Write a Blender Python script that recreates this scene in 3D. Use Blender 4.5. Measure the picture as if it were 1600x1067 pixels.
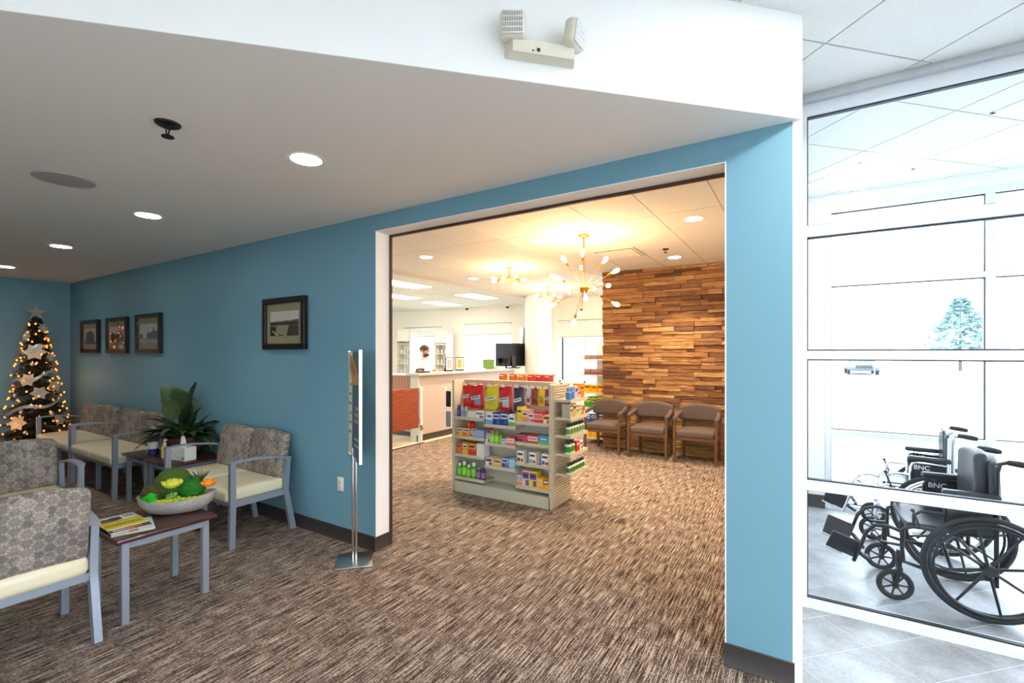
import bpy, bmesh, math, random
from mathutils import Vector, Matrix
random.seed(7)
for o in list(bpy.data.objects): bpy.data.objects.remove(o)
SC = bpy.context.scene
COL = SC.collection
PI = math.pi
def L(r, g, b):
    def f(c):
        c /= 255.0
        return c/12.92 if c <= .04045 else ((c+.055)/1.055)**2.4
    return (f(r), f(g), f(b), 1.0)

# ------------------------------------------------------------------ camera
cam = bpy.data.cameras.new('camera'); camo = bpy.data.objects.new('camera', cam); COL.objects.link(camo)
cam.sensor_width = 36; cam.lens = 36*729.1/1600; cam.shift_y = 16.9/1600
cam.clip_start = .05; cam.clip_end = 400
camo.location = (0, -2.6441, 1.6181); camo.rotation_euler = (PI/2, 0, .5567)
SC.camera = camo
# ------------------------------------------------------------------ world, exposure
W = bpy.data.worlds.new('overcast_sky'); SC.world = W; W.use_nodes = True
nt = W.node_tree; nt.nodes.clear()
wo = nt.nodes.new('ShaderNodeOutputWorld'); wb = nt.nodes.new('ShaderNodeBackground')
wb.inputs[0].default_value = (.86, .94, 1.0, 1); wb.inputs[1].default_value = 2.75
nt.links.new(wb.outputs[0], wo.inputs[0])
vs = SC.view_settings
vs.view_transform = 'Standard'; vs.look = 'None'; vs.exposure = 1.74; vs.gamma = 1.0
try: vs.use_curve_mapping = False
except Exception: pass
cy = SC.cycles
cy.max_bounces = 7; cy.diffuse_bounces = 4; cy.glossy_bounces = 3; cy.transmission_bounces = 3; cy.transparent_max_bounces = 16
cy.caustics_reflective = False; cy.caustics_refractive = False; cy.sample_clamp_indirect = 6.0
SPOT_W = 9.0          # recessed cans over the waiting area
CAN_W = 88.0           # recessed cans in the pharmacy
TROFFER_E = 2.8        # emission of the big ceiling panels
LOBBY_E = 6.0
BULB_E = 6.0
CHAND_W = 27.0

# ------------------------------------------------------------------ materials
MAT = {}
def new_mat(name):
    m = bpy.data.materials.new(name); m.use_nodes = True
    MAT[name] = m
    return m, m.node_tree, m.node_tree.nodes['Principled BSDF']
def nd(t, kind, **kw):
    n = t.nodes.new(kind)
    for k, v in kw.items():
        if k in n.inputs: n.inputs[k].default_value = v
        else: setattr(n, k, v)
    return n
def ramp(t, fac, stops):
    r = t.nodes.new('ShaderNodeValToRGB'); e = r.color_ramp.elements
    while len(e) < len(stops): e.new(.5)
    for i, (p, c) in enumerate(stops): e[i].position = p; e[i].color = c
    t.links.new(fac, r.inputs[0]); return r
def coords(t, scale=(1, 1, 1), kind='Object', rot=(0, 0, 0)):
    tc = t.nodes.new('ShaderNodeTexCoord'); mp = t.nodes.new('ShaderNodeMapping')
    mp.inputs['Scale'].default_value = scale; mp.inputs['Rotation'].default_value = rot
    t.links.new(tc.outputs[kind], mp.inputs[0]); return mp.outputs[0]
def plain(name, c, rough=.6, metal=0.0, var=.08, scale=30, bump=0.0, coat=0.0, spec=.5):
    m, t, p = new_mat(name)
    v = coords(t)
    n = nd(t, 'ShaderNodeTexNoise', Scale=scale, Detail=3.0); t.links.new(v, n.inputs['Vector'])
    a = tuple(x*(1-var) for x in c[:3])+(1,); b = tuple(min(1, x*(1+var)) for x in c[:3])+(1,)
    r = ramp(t, n.outputs['Fac'], [(.3, a), (.7, b)])
    t.links.new(r.outputs[0], p.inputs['Base Color'])
    p.inputs['Roughness'].default_value = rough; p.inputs['Metallic'].default_value = metal
    p.inputs['Specular IOR Level'].default_value = spec
    if coat: p.inputs['Coat Weight'].default_value = coat
    if bump:
        b_ = nd(t, 'ShaderNodeBump', Strength=bump, Distance=.01); t.links.new(n.outputs['Fac'], b_.inputs['Height'])
        t.links.new(b_.outputs[0], p.inputs['Normal'])
    return m
def emit(name, c, e):
    m, t, p = new_mat(name)
    p.inputs['Base Color'].default_value = c
    p.inputs['Emission Color'].default_value = c; p.inputs['Emission Strength'].default_value = e
    return m
def glass(name, tint=(1, 1, 1, 1), rough=0.0, k=1.0):
    m, t, p = new_mat(name); t.nodes.remove(p)
    out = [n for n in t.nodes if n.type == 'OUTPUT_MATERIAL'][0]
    tr = t.nodes.new('ShaderNodeBsdfTransparent'); tr.inputs[0].default_value = tint
    gl = t.nodes.new('ShaderNodeBsdfGlossy'); gl.inputs['Roughness'].default_value = rough
    fr = nd(t, 'ShaderNodeLayerWeight', Blend=.5); mx = t.nodes.new('ShaderNodeMixShader')
    pw = nd(t, 'ShaderNodeMath', operation='POWER'); pw.inputs[1].default_value = 5.0
    mu = nd(t, 'ShaderNodeMath', operation='MULTIPLY_ADD'); mu.inputs[1].default_value = .6*k; mu.inputs[2].default_value = .022*k
    t.links.new(fr.outputs['Facing'], pw.inputs[0]); t.links.new(pw.outputs[0], mu.inputs[0])
    t.links.new(mu.outputs[0], mx.inputs[0]); t.links.new(tr.outputs[0], mx.inputs[1]); t.links.new(gl.outputs[0], mx.inputs[2])
    t.links.new(mx.outputs[0], out.inputs[0]); return m

plain('blue_paint', L(112, 158, 175), .55, var=.03, scale=250, bump=.08)
plain('white_paint', L(243, 241, 236), .6, var=.015, scale=120, bump=.04)
plain('cream_paint', L(240, 235, 222), .6, var=.015, scale=120)
plain('ceiling_paint', L(240, 234, 226), .8, var=.03, scale=300, bump=.12)
plain('tile_white', L(226, 225, 220), .85, var=.05, scale=160, bump=.15)
plain('grid_white', L(214, 213, 208), .5)
plain('aluminium_white', L(226, 229, 232), .35, metal=.0, var=.02)
plain('aluminium', L(205, 206, 208), .3, metal=.85, var=.03)
plain('chrome', L(225, 226, 230), .14, metal=1, var=.02)
plain('brushed_steel', L(196, 190, 182), .28, metal=1, var=.12, scale=14)
plain('gasket', L(25, 24, 28), .5)
plain('baseboard_rubber', L(52, 46, 43), .45, var=.06)
plain('dark_trim', L(70, 38, 28), .45)
plain('silver_paint', L(150, 158, 172), .38, metal=.35, var=.02)
plain('vinyl_cream', L(228, 218, 188), .38, var=.03, scale=60, bump=.03)
plain('mahogany', L(66, 27, 26), .3, var=.2, scale=9, coat=.3)
plain('black_plastic', L(26, 26, 29), .4, var=.1)
plain('black_vinyl', L(30, 31, 36), .42, var=.1, scale=80, bump=.05)
plain('rubber', L(22, 22, 23), .7, var=.1)
plain('black_metal', L(28, 28, 31), .3, metal=.4, var=.05)
plain('frame_black', L(24, 20, 19), .35, var=.1)
plain('mat_board', L(150, 142, 108), .8, var=.04)
plain('brass', L(196, 142, 52), .28, metal=.95, var=.05)
plain('gondola_tan', L(208, 201, 180), .5, var=.03)
plain('gondola_dark', L(178, 171, 152), .55, var=.03)
plain('shelf_white', L(232, 228, 218), .5, var=.03)
plain('counter_laminate', L(192, 178, 170), .55, var=.03)
plain('counter_top', L(214, 204, 196), .4, var=.06, scale=90)
plain('taupe_fabric', L(98, 85, 82), .9, var=.12, scale=180, bump=.12)
plain('oak_dark', L(104, 72, 48), .45, var=.2, scale=14)
plain('plastic_white', L(236, 234, 226), .45, var=.02)
plain('plastic_ivory', L(222, 214, 194), .45, var=.02)
plain('concrete_bowl', L(158, 152, 146), .75, var=.14, scale=45, bump=.2)
plain('terracotta', L(96, 56, 34), .4, var=.25, scale=16, coat=.3)
plain('leaf_dark', L(50, 70, 42), .42, var=.3, scale=18)
plain('leaf_mid', L(74, 92, 52), .42, var=.3, scale=18)
plain('leaf_pale', L(122, 142, 104), .45, var=.3, scale=18)
plain('moss_dark', L(66, 92, 26), .95, var=.35, scale=120, bump=.6)
plain('moss_olive', L(76, 74, 34), .95, var=.35, scale=120, bump=.6)
plain('moss_bright', L(34, 170, 34), .9, var=.3, scale=90, bump=.6)
plain('moss_green', L(30, 104, 26), .95, var=.35, scale=140, bump=.6)
plain('moss_lime', L(180, 190, 24), .95, var=.3, scale=140, bump=.6)
plain('petal_yellow', L(206, 208, 66), .6, var=.15)
plain('petal_orange', L(248, 142, 28), .6, var=.15)
plain('succulent', L(108, 150, 62), .5, var=.2)
plain('tissue_white', L(240, 238, 236), .9)
plain('speaker_grey', L(172, 168, 165), .8)
plain('spruce', L(22, 38, 24), .8, var=.35, scale=40)
plain('trunk', L(70, 48, 34), .9, var=.2)
plain('silk_white', L(196, 184, 168), .8, var=.05)
plain('silver_ball', L(206, 206, 210), .22, metal=.9)
plain('glitter', L(196, 196, 190), .4, metal=.6, var=.3, scale=200)
plain('skin', L(206, 152, 124), .5, var=.06)
plain('hair_brown', L(84, 52, 32), .7, var=.2)
plain('coat_white', L(240, 240, 242), .8, var=.02)
plain('trousers', L(60, 62, 72), .85)
plain('vinyl_tile', L(226, 214, 186), .4, var=.05)
plain('grout', L(226, 227, 228), .8)
plain('asphalt', L(205, 208, 212), .9, var=.05, scale=2)
plain('snow', L(170, 173, 178), .9, var=.02, scale=2)
plain('far_wall', L(226, 226, 226), .9)
plain('far_window', L(150, 165, 180), .3)
plain('car_paint', L(92, 104, 120), .35, metal=.3)
plain('bark_far', L(96, 90, 84), .9)
plain('needles_far', L(120, 146, 142), .9, var=.3)
plain('purple_plastic', L(58, 38, 112), .4)
plain('yellow_gel', L(226, 206, 104), .3)
emit('can_glow', (1, .93, .82, 1), 14.0)
emit('troffer_glow', (1, .97, .92, 1), TROFFER_E)
emit('lobby_glow', (.93, .97, 1, 1), LOBBY_E)
emit('vestibule_glow', (.93, .97, 1, 1), 1.6)
emit('bulb_glow', (1, .76, .42, 1), BULB_E)
emit('fairy_glow', (1, .19, .02, 1), 1.25)
glass('window_glass', (.96, .98, 1, 1), k=.4)
glass('picture_glass', (1, 1, 1, 1), k=1.2)
glass('acrylic', (.93, .96, .97, 1), k=1.5)
glass('blister', (.95, .96, .97, 1), k=1.2)

def mk_print():
    m, t, p = new_mat('print')
    a = nd(t, 'ShaderNodeAttribute', attribute_name='Col')
    t.links.new(a.outputs['Color'], p.inputs['Base Color']); p.inputs['Roughness'].default_value = .38
mk_print()
def mk_carpet():
    m, t, p = new_mat('carpet')
    v = coords(t, (150, 5, 1)); v2 = coords(t, (170, 60, 1)); v3 = coords(t, (14, 14, 1))
    n = nd(t, 'ShaderNodeTexNoise', Scale=1.0, Detail=2.0, Roughness=.6); t.links.new(v, n.inputs['Vector'])
    n2 = nd(t, 'ShaderNodeTexNoise', Scale=1.0, Detail=1.0); t.links.new(v2, n2.inputs['Vector'])
    n3 = nd(t, 'ShaderNodeTexNoise', Scale=1.0, Detail=2.0); t.links.new(v3, n3.inputs['Vector'])
    ad = nd(t, 'ShaderNodeMath', operation='MULTIPLY_ADD'); ad.inputs[1].default_value = .45
    t.links.new(n2.outputs['Fac'], ad.inputs[0]); t.links.new(n.outputs['Fac'], ad.inputs[2])
    ad2 = nd(t, 'ShaderNodeMath', operation='MULTIPLY_ADD'); ad2.inputs[1].default_value = .18
    t.links.new(n3.outputs['Fac'], ad2.inputs[0]); t.links.new(ad.outputs[0], ad2.inputs[2])
    r = ramp(t, ad2.outputs[0], [(.62, L(40, 31, 28)), (.76, L(87, 74, 67)), (.84, L(130, 113, 102)), (.96, L(190, 176, 162))])
    t.links.new(r.outputs[0], p.inputs['Base Color']); p.inputs['Roughness'].default_value = .95
    p.inputs['Specular IOR Level'].default_value = .15
    b = nd(t, 'ShaderNodeBump', Strength=.7, Distance=.006); t.links.new(ad.outputs[0], b.inputs['Height']); t.links.new(b.outputs[0], p.inputs['Normal'])
mk_carpet()
def mk_petal():
    m, t, p = new_mat('petal_fabric')
    v = coords(t); K = 2*PI*1.1547/.088
    def op(kind, x, y=None):
        n = nd(t, 'ShaderNodeMath', operation=kind)
        for i, q in enumerate((x, y)):
            if q is None: continue
            if isinstance(q, (int, float)): n.inputs[i].default_value = q
            else: t.links.new(q, n.inputs[i])
        return n.outputs[0]
    th = []
    for k in range(3):
        a = PI/6+k*2*PI/3
        dt = nd(t, 'ShaderNodeVectorMath', operation='DOT_PRODUCT'); dt.inputs[1].default_value = (K*math.cos(a), 0, K*math.sin(a)); t.links.new(v, dt.inputs[0]); th.append(dt.outputs['Value'])
    fields = []
    for sh in (0, 2*PI/3, -2*PI/3):
        s = None
        for x in th:
            c = op('COSINE', op('ADD', x, sh)); s = c if s is None else op('ADD', s, c)
        fields.append(s)
    vo = nd(t, 'ShaderNodeTexVoronoi', Scale=15.0, Randomness=.8); t.links.new(v, vo.inputs['Vector'])
    sp = t.nodes.new('ShaderNodeSeparateColor'); t.links.new(vo.outputs['Color'], sp.inputs[0])
    tone = op('MULTIPLY', sp.outputs[0], .45)
    for wgt, s in zip((.28, .18, .12), fields): tone = op('ADD', tone, op('MULTIPLY', op('GREATER_THAN', s, -.75), wgt))
    r = ramp(t, tone, [(.2, L(108, 100, 98)), (.55, L(142, 132, 124)), (.9, L(174, 164, 152))]); c = r.outputs[0]
    for s in fields:
        e = ramp(t, op('ABSOLUTE', op('ADD', s, .75)), [(.06, (.6, .6, .61, 1)), (.2, (1, 1, 1, 1))])
        mi = nd(t, 'ShaderNodeMix', data_type='RGBA', blend_type='MULTIPLY'); mi.inputs[0].default_value = 1
        t.links.new(c, mi.inputs[6]); t.links.new(e.outputs[0], mi.inputs[7]); c = mi.outputs[2]
    t.links.new(c, p.inputs['Base Color']); p.inputs['Roughness'].default_value = .85
mk_petal()
def mk_strip():
    m, t, p = new_mat('split_wood')
    oi = t.nodes.new('ShaderNodeObjectInfo')
    r = ramp(t, oi.outputs['Random'], [(0, L(104, 66, 46)), (.12, L(128, 84, 54)), (.5, L(176, 124, 76)), (.8, L(196, 146, 92)), (1, L(216, 172, 118))])
    v = coords(t, (3, 40, 40)); ad = nd(t, 'ShaderNodeVectorMath', operation='ADD')
    cb = t.nodes.new('ShaderNodeCombineXYZ'); mu = nd(t, 'ShaderNodeMath', operation='MULTIPLY'); mu.inputs[1].default_value = 91
    t.links.new(oi.outputs['Random'], mu.inputs[0]); t.links.new(mu.outputs[0], cb.inputs[0]); t.links.new(mu.outputs[0], cb.inputs[2])
    t.links.new(v, ad.inputs[0]); t.links.new(cb.outputs[0], ad.inputs[1])
    n = nd(t, 'ShaderNodeTexNoise', Scale=1.5, Detail=4.0, Roughness=.65); t.links.new(ad.outputs[0], n.inputs['Vector'])
    g = ramp(t, n.outputs['Fac'], [(.3, (.5, .47, .45, 1)), (.7, (1.15, 1.15, 1.13, 1))])
    mi = nd(t, 'ShaderNodeMix', data_type='RGBA', blend_type='MULTIPLY'); mi.inputs[0].default_value = 1
    t.links.new(r.outputs[0], mi.inputs[6]); t.links.new(g.outputs[0], mi.inputs[7])
    t.links.new(mi.outputs[2], p.inputs['Base Color']); p.inputs['Roughness'].default_value = .6
    b = nd(t, 'ShaderNodeBump', Strength=1.0, Distance=.025); t.links.new(n.outputs['Fac'], b.inputs['Height']); t.links.new(b.outputs[0], p.inputs['Normal'])
mk_strip()
def mk_wood(name, a, b, sc):
    m, t, p = new_mat(name)
    v = coords(t, sc)
    n = nd(t, 'ShaderNodeTexNoise', Scale=2.0, Detail=5.0, Roughness=.6, Distortion=.6); t.links.new(v, n.inputs['Vector'])
    r = ramp(t, n.outputs['Fac'], [(.3, a), (.7, b)]); t.links.new(r.outputs[0], p.inputs['Base Color'])
    p.inputs['Roughness'].default_value = .4
mk_wood('cherry_panel', L(122, 54, 26), L(160, 80, 42), (3, 3, 22))
mk_wood('honey_plank', L(168, 98, 40), L(206, 138, 66), (18, 18, 2))
def mk_stone():
    m, t, p = new_mat('porcelain_tile')
    v = coords(t); oi = t.nodes.new('ShaderNodeObjectInfo')
    n = nd(t, 'ShaderNodeTexNoise', Scale=3.2, Detail=5.0, Roughness=.6); t.links.new(v, n.inputs['Vector'])
    n2 = nd(t, 'ShaderNodeTexNoise', Scale=60.0, Detail=3.0); t.links.new(v, n2.inputs['Vector'])
    ad = nd(t, 'ShaderNodeMath', operation='MULTIPLY_ADD'); ad.inputs[1].default_value = .3
    t.links.new(n2.outputs['Fac'], ad.inputs[0]); t.links.new(n.outputs['Fac'], ad.inputs[2])
    r = ramp(t, ad.outputs[0], [(.45, L(118, 116, 114)), (.65, L(150, 150, 150)), (.85, L(176, 178, 182))])
    t.links.new(r.outputs[0], p.inputs['Base Color']); p.inputs['Roughness'].default_value = .32
mk_stone()

# ------------------------------------------------------------------ mesh builder
class M:
    def __init__(s): s.v = []; s.f = []; s.c = []; s.col = (1, 1, 1, 1); s.hascol = False
    def color(s, c): s.col = c; s.hascol = True; return s
    def face(s, idx): s.f.append(tuple(idx)); s.c.append(s.col)
    def poly(s, pts):
        b = len(s.v); s.v += [tuple(p) for p in pts]; s.face(range(b, b+len(pts))); return s
    def box(s, x0, x1, y0, y1, z0, z1, ch=0.0):
        if x0 > x1: x0, x1 = x1, x0
        if y0 > y1: y0, y1 = y1, y0
        if z0 > z1: z0, z1 = z1, z0
        if ch > 0: return s.rbox(((x0+x1)/2, (y0+y1)/2, (z0+z1)/2), (x1-x0, y1-y0, z1-z0), ch, 0)
        b = len(s.v)
        s.v += [(x0,y0,z0),(x1,y0,z0),(x1,y1,z0),(x0,y1,z0),(x0,y0,z1),(x1,y0,z1),(x1,y1,z1),(x0,y1,z1)]
        for q in ((0,3,2,1),(4,5,6,7),(0,1,5,4),(1,2,6,5),(2,3,7,6),(3,0,4,7)): s.face([b+i for i in q])
        return s
    def rbox(s, c, size, r, seg=2, fn=None):
        hx = [q/2 for q in size]; r = min(r, min(hx)*.999); inn = [h-r for h in hx]
        prm = []
        for a in range(3):
            if seg == 0: arr = [-inn[a], inn[a]]
            else:
                ang = [math.tan(PI/4*k/seg) for k in range(seg+1)]
                arr = [-inn[a]-r*t for t in reversed(ang)]+[inn[a]+r*t for t in ang]
            if fn and seg:
                k = len(arr)//2; ex = [-inn[a]+2*inn[a]*j/4 for j in (1, 2, 3)]; arr = arr[:k]+ex+arr[k:]
            prm.append(arr)
        key = {}
        def vid(q):
            i_ = [max(-inn[a], min(inn[a], q[a])) for a in range(3)]
            d = [q[a]-i_[a] for a in range(3)]; n = math.sqrt(sum(x*x for x in d)) or 1
            p = [i_[a]+d[a]/n*r for a in range(3)]
            if fn: p = fn(*p)
            k = tuple(round(x, 5) for x in p)
            if k not in key:
                key[k] = len(s.v); s.v.append((p[0]+c[0], p[1]+c[1], p[2]+c[2]))
            return key[k]
        faces = []
        for a in range(3):
            u, w = (a+1) % 3, (a+2) % 3
            for sg in (-1, 1):
                for i in range(len(prm[u])-1):
                    for j in range(len(prm[w])-1):
                        ids = []
                        for di, dj in ((0,0),(1,0),(1,1),(0,1)):
                            q = [0,0,0]; q[a] = sg*hx[a]; q[u] = prm[u][i+di]; q[w] = prm[w][j+dj]
                            ids.append(vid(q))
                        if sg < 0: ids.reverse()
                        ids = [x for n_, x in enumerate(ids) if x != ids[n_-1]]
                        if len(set(ids)) >= 3: faces.append(ids)
        if seg == 0:
            # chamfer edges and corners
            for ax in range(3):
                u, w = (ax+1) % 3, (ax+2) % 3
                for su in (-1, 1):
                    for sw in (-1, 1):
                        pts = []
                        for (fu, fw) in ((1, 0), (0, 1)):
                            for sa in (-1, 1):
                                p = [0,0,0]; p[ax] = sa*inn[ax]
                                p[u] = su*(inn[u]+(r if fu else 0)); p[w] = sw*(inn[w]+(r if fw else 0))
                                k = tuple(round(x, 5) for x in p); pts.append(key.get(k))
                        if None not in pts:
                            q = [pts[0], pts[1], pts[3], pts[2]]
                            faces.append(q if su*sw < 0 else q[::-1])
            for sx in (-1,1):
                for sy in (-1,1):
                    for sz in (-1,1):
                        tri = []
                        for a in range(3):
                            p = [sx*inn[0], sy*inn[1], sz*inn[2]]; p[a] += (sx,sy,sz)[a]*r
                            tri.append(key.get(tuple(round(x,5) for x in p)))
                        if None not in tri: faces.append(tri if sx*sy*sz > 0 else tri[::-1])
        for q in faces: s.face(q)
        return s
    def ring(s, c, ax1, ax2, r, n):
        b = len(s.v); c = Vector(c)
        for i in range(n):
            a = 2*PI*i/n; s.v.append(tuple(c+ax1*(r*math.cos(a))+ax2*(r*math.sin(a))))
        return b
    def tube(s, pts, r, n=8, cap=True, closed=False):
        P = [Vector(p) for p in pts]; R = r if isinstance(r, (list, tuple)) else [r]*len(P)
        m = len(P); rings = []; prev = None
        for i in range(m):
            if closed: d = P[(i+1) % m]-P[i-1]
            else: d = P[min(i+1, m-1)]-P[max(i-1, 0)]
            d = d.normalized() if d.length > 1e-9 else Vector((0,0,1))
            if prev is None:
                h = Vector((0,0,1)) if abs(d.z) < .9 else Vector((1,0,0))
                a = d.cross(h).normalized()
            else: a = (prev-d*prev.dot(d)).normalized()
            prev = a; rings.append(s.ring(P[i], a, d.cross(a), R[i], n))
        for i in range(m if closed else m-1):
            p, q = rings[i], rings[(i+1) % m]
            for k in range(n): s.face((p+k, p+(k+1) % n, q+(k+1) % n, q+k))
        if cap and not closed:
            s.face([rings[0]+k for k in reversed(range(n))]); s.face([rings[-1]+k for k in range(n)])
        return s
    def cyl(s, p0, p1, r0, r1=None, n=12, cap=True): return s.tube([p0, p1], [r0, r0 if r1 is None else r1], n, cap)
    def lathe(s, prof, n=20, c=(0,0,0), sx=1, sy=1):
        rings = []
        for (r, z) in prof:
            b = len(s.v)
            for i in range(n):
                a = 2*PI*i/n; s.v.append((c[0]+r*sx*math.cos(a), c[1]+r*sy*math.sin(a), c[2]+z))
            rings.append(b)
        for p, q in zip(rings, rings[1:]):
            for k in range(n): s.face((p+k, p+(k+1) % n, q+(k+1) % n, q+k))
        if prof[0][0] > 1e-4: s.face([rings[0]+k for k in reversed(range(n))])
        if prof[-1][0] > 1e-4: s.face([rings[-1]+k for k in range(n)])
        return s
    def ball(s, c, r, nu=14, nv=8, sc=(1,1,1)):
        pr = [(max(1e-5, math.sin(PI*j/nv)), -math.cos(PI*j/nv)) for j in range(nv+1)]
        b = len(s.v)
        s.lathe([(q[0], q[1]) for q in pr], nu)
        for i in range(b, len(s.v)):
            v = s.v[i]; s.v[i] = (c[0]+v[0]*r*sc[0], c[1]+v[1]*r*sc[1], c[2]+v[2]*r*sc[2])
        return s
    def torus(s, c, R, r, axis='y', n=40, k=8):
        pts = []
        for i in range(n):
            a = 2*PI*i/n; u, w = R*math.cos(a), R*math.sin(a)
            pts.append({'y': (c[0]+u, c[1], c[2]+w), 'z': (c[0]+u, c[1]+w, c[2]), 'x': (c[0], c[1]+u, c[2]+w)}[axis])
        return s.tube(pts, r, k, closed=True)
    def prism(s, poly, z0, z1):
        n = len(poly); b = len(s.v)
        s.v += [(x, y, z0) for x, y in poly]+[(x, y, z1) for x, y in poly]
        s.face(list(reversed(range(b, b+n)))); s.face(range(b+n, b+2*n))
        for i in range(n): j = (i+1) % n; s.face((b+i, b+j, b+n+j, b+n+i))
        return s
    def bar(s, pts, w, h):           # rectangular section swept along points, w along local x, h in the bending plane
        P = [Vector(p) for p in pts]; rings = []
        for i, p in enumerate(P):
            d = (P[min(i+1, len(P)-1)]-P[max(i-1, 0)]).normalized()
            a = Vector((1, 0, 0)); n = d.cross(a).normalized()
            b = len(s.v)
            for su, sn in ((-1,-1),(1,-1),(1,1),(-1,1)): s.v.append(tuple(p+a*(su*w/2)+n*(sn*h/2)))
            rings.append(b)
        for p, q in zip(rings, rings[1:]):
            for k in range(4): s.face((p+k, q+k, q+(k+1) % 4, p+(k+1) % 4))
        s.face([rings[0]+k for k in range(4)]); s.face([rings[-1]+k for k in reversed(range(4))])
        return s
    def xf(s, fn, start=0):
        for i in range(start, len(s.v)): s.v[i] = tuple(fn(Vector(s.v[i])))
        return s
    def mesh(s, name, mat=None, smooth=True, ang=35):
        me = bpy.data.meshes.new(name); me.from_pydata(s.v, [], s.f); me.update()
        bm = bmesh.new(); bm.from_mesh(me); bmesh.ops.recalc_face_normals(bm, faces=bm.faces[:]) if len(s.f) < 6000 and s.solid() else None
        bm.to_mesh(me); bm.free()
        if s.hascol:
            a = me.color_attributes.new('Col', 'FLOAT_COLOR', 'CORNER'); i = 0
            for p, c in zip(me.polygons, s.c):
                for _ in range(p.loop_total): a.data[i].color = c; i += 1
        if smooth and len(me.polygons):
            me.polygons.foreach_set('use_smooth', [True]*len(me.polygons)); me.set_sharp_from_angle(angle=math.radians(ang))
        if mat: me.materials.append(MAT[mat])
        return me
    def solid(s): return True

def put(name, data, parent=None, loc=(0,0,0), rot=(0,0,0)):
    o = bpy.data.objects.new(name, data); COL.objects.link(o)
    o.location = loc; o.rotation_euler = rot
    if parent: o.parent = parent
    return o
def part(name, m, mat, parent, loc=(0,0,0), rot=(0,0,0), smooth=True, label=None, ang=35):
    o = put(name, m.mesh(name, mat, smooth, ang) if isinstance(m, M) else m, parent, loc, rot)
    if label: o['label'] = label
    return o
def tag(o, label, cat, group=None):
    o['label'] = label; o['category'] = cat
    if group: o['group'] = group
    return o
def thing(name, label, cat, loc=(0,0,0), rotz=0, group=None):
    o = put(name, None, None, loc, (0,0,rotz)); o.empty_display_size = .05
    return tag(o, label, cat, group)
def solo(name, m, mat, label, cat, loc=(0,0,0), rot=(0,0,0), group=None, smooth=True):
    return tag(put(name, m.mesh(name, mat, smooth) if isinstance(m, M) else m, None, loc, rot), label, cat, group)
def struct(name, m, mat, parent=None, smooth=True):
    o = put(name, m.mesh(name, mat, smooth) if isinstance(m, M) else m, parent)
    if not parent: o['kind'] = 'structure'
    return o
def copy_tree(o, parent=None):
    c = o.copy(); COL.objects.link(c); c.parent = parent
    for ch in [x for x in bpy.data.objects if x.parent == o]: copy_tree(ch, c)
    return c
def lamp(kind, name, parent, loc, energy, color, size=.1, **kw):
    d = bpy.data.lights.new(name, kind); d.energy = energy; d.color = color
    if kind == 'AREA': d.size = size
    else: d.shadow_soft_size = size
    for k, v in kw.items(): setattr(d, k, v)
    return put(name, d, parent, loc)
def clip(poly, a, b):                # keep the side left of the line a->b
    out = []
    def sd(p): return (b[0]-a[0])*(p[1]-a[1])-(b[1]-a[1])*(p[0]-a[0])
    for i, p in enumerate(poly):
        q = poly[(i+1) % len(poly)]; sp, sq = sd(p), sd(q)
        if sp >= 0: out.append(p)
        if (sp > 1e-9 and sq < -1e-9) or (sp < -1e-9 and sq > 1e-9):
            t = sp/(sp-sq); out.append((p[0]+(q[0]-p[0])*t, p[1]+(q[1]-p[1])*t))
    return out
def clip_poly(poly, region):
    for i in range(len(region)):
        poly = clip(poly, region[i], region[(i+1) % len(region)])
        if len(poly) < 3: return None
    ar = sum(poly[i][0]*poly[(i+1) % len(poly)][1]-poly[(i+1) % len(poly)][0]*poly[i][1] for i in range(len(poly)))/2
    return poly if ar > 2e-4 else None
# ================================================================== SETTING
CW, CP, CL = 2.74, 2.99, 3.24          # ceilings: waiting area, pharmacy, lobby
XE = -10.09                            # far end wall of the waiting area
# floors ------------------------------------------------------------
f = M(); f.prism([(XE, -5.5), (-5.5, -5.5), (0, 0), (-.04, .16), (-.1, .16), (-.1, 8.1), (-5.75, 8.9), (-5.75, .16), (XE, .16)], -.06, 0)
struct('floor', f, 'carpet')
f = M().box(-13, -5.75, .16, 9, -.06, .001); struct('floor_pharmacy_tile', f, 'vinyl_tile')
struct('trim_1', M().box(-5.78, -5.73, .3, 3.62, .0, .008), 'baseboard_rubber')
LOBA = [(0, -5.5), (3.6, -5.5), (3.6, .9), (0, .9)]; LOBB = [(0, 0), (-5.5, -5.5), (0, -5.5)]; VEST = [(0, .9), (3.6, .9), (3.6, 3.3), (0, 3.3)]
f = M(); f.prism([(-5.5, -5.5), (3.6, -5.5), (3.6, 3.3), (-.04, 3.3), (-.04, .0), (0, 0)], -.06, -.0008)
fl = struct('floor_lobby', f, 'grout')
S2 = math.sqrt(.5)
def st(s, t): return ((s-t)*S2, (s+t)*S2)
def tiled(parent, name, mat, regions, s0, ds, t0, dt, gap, z0, z1, rng):
    for i in range(-rng, rng):
        for j in range(-rng, rng):
            a, b = s0+i*ds+gap/2, s0+(i+1)*ds-gap/2; c, d = t0+j*dt+gap/2, t0+(j+1)*dt-gap/2
            q = [st(a, c), st(b, c), st(b, d), st(a, d)]
            for rg in regions:
                p = clip_poly(q, rg)
                if p: part(name, M().prism(p, z0, z1), mat, parent, smooth=False)
near = [(0, -1.2), (2.4, -1.2), (2.4, .9), (0, .9)]; nearB = [(0, 0), (-1.2, -1.2), (0, -1.2)]
tiled(fl, 'floor_tile', 'porcelain_tile', [near, nearB, [(0, .9), (3.0, .9), (3.0, 3.3), (0, 3.3)]], .131, .488, .187, .302, .004, -.01, 0, 16)
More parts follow.
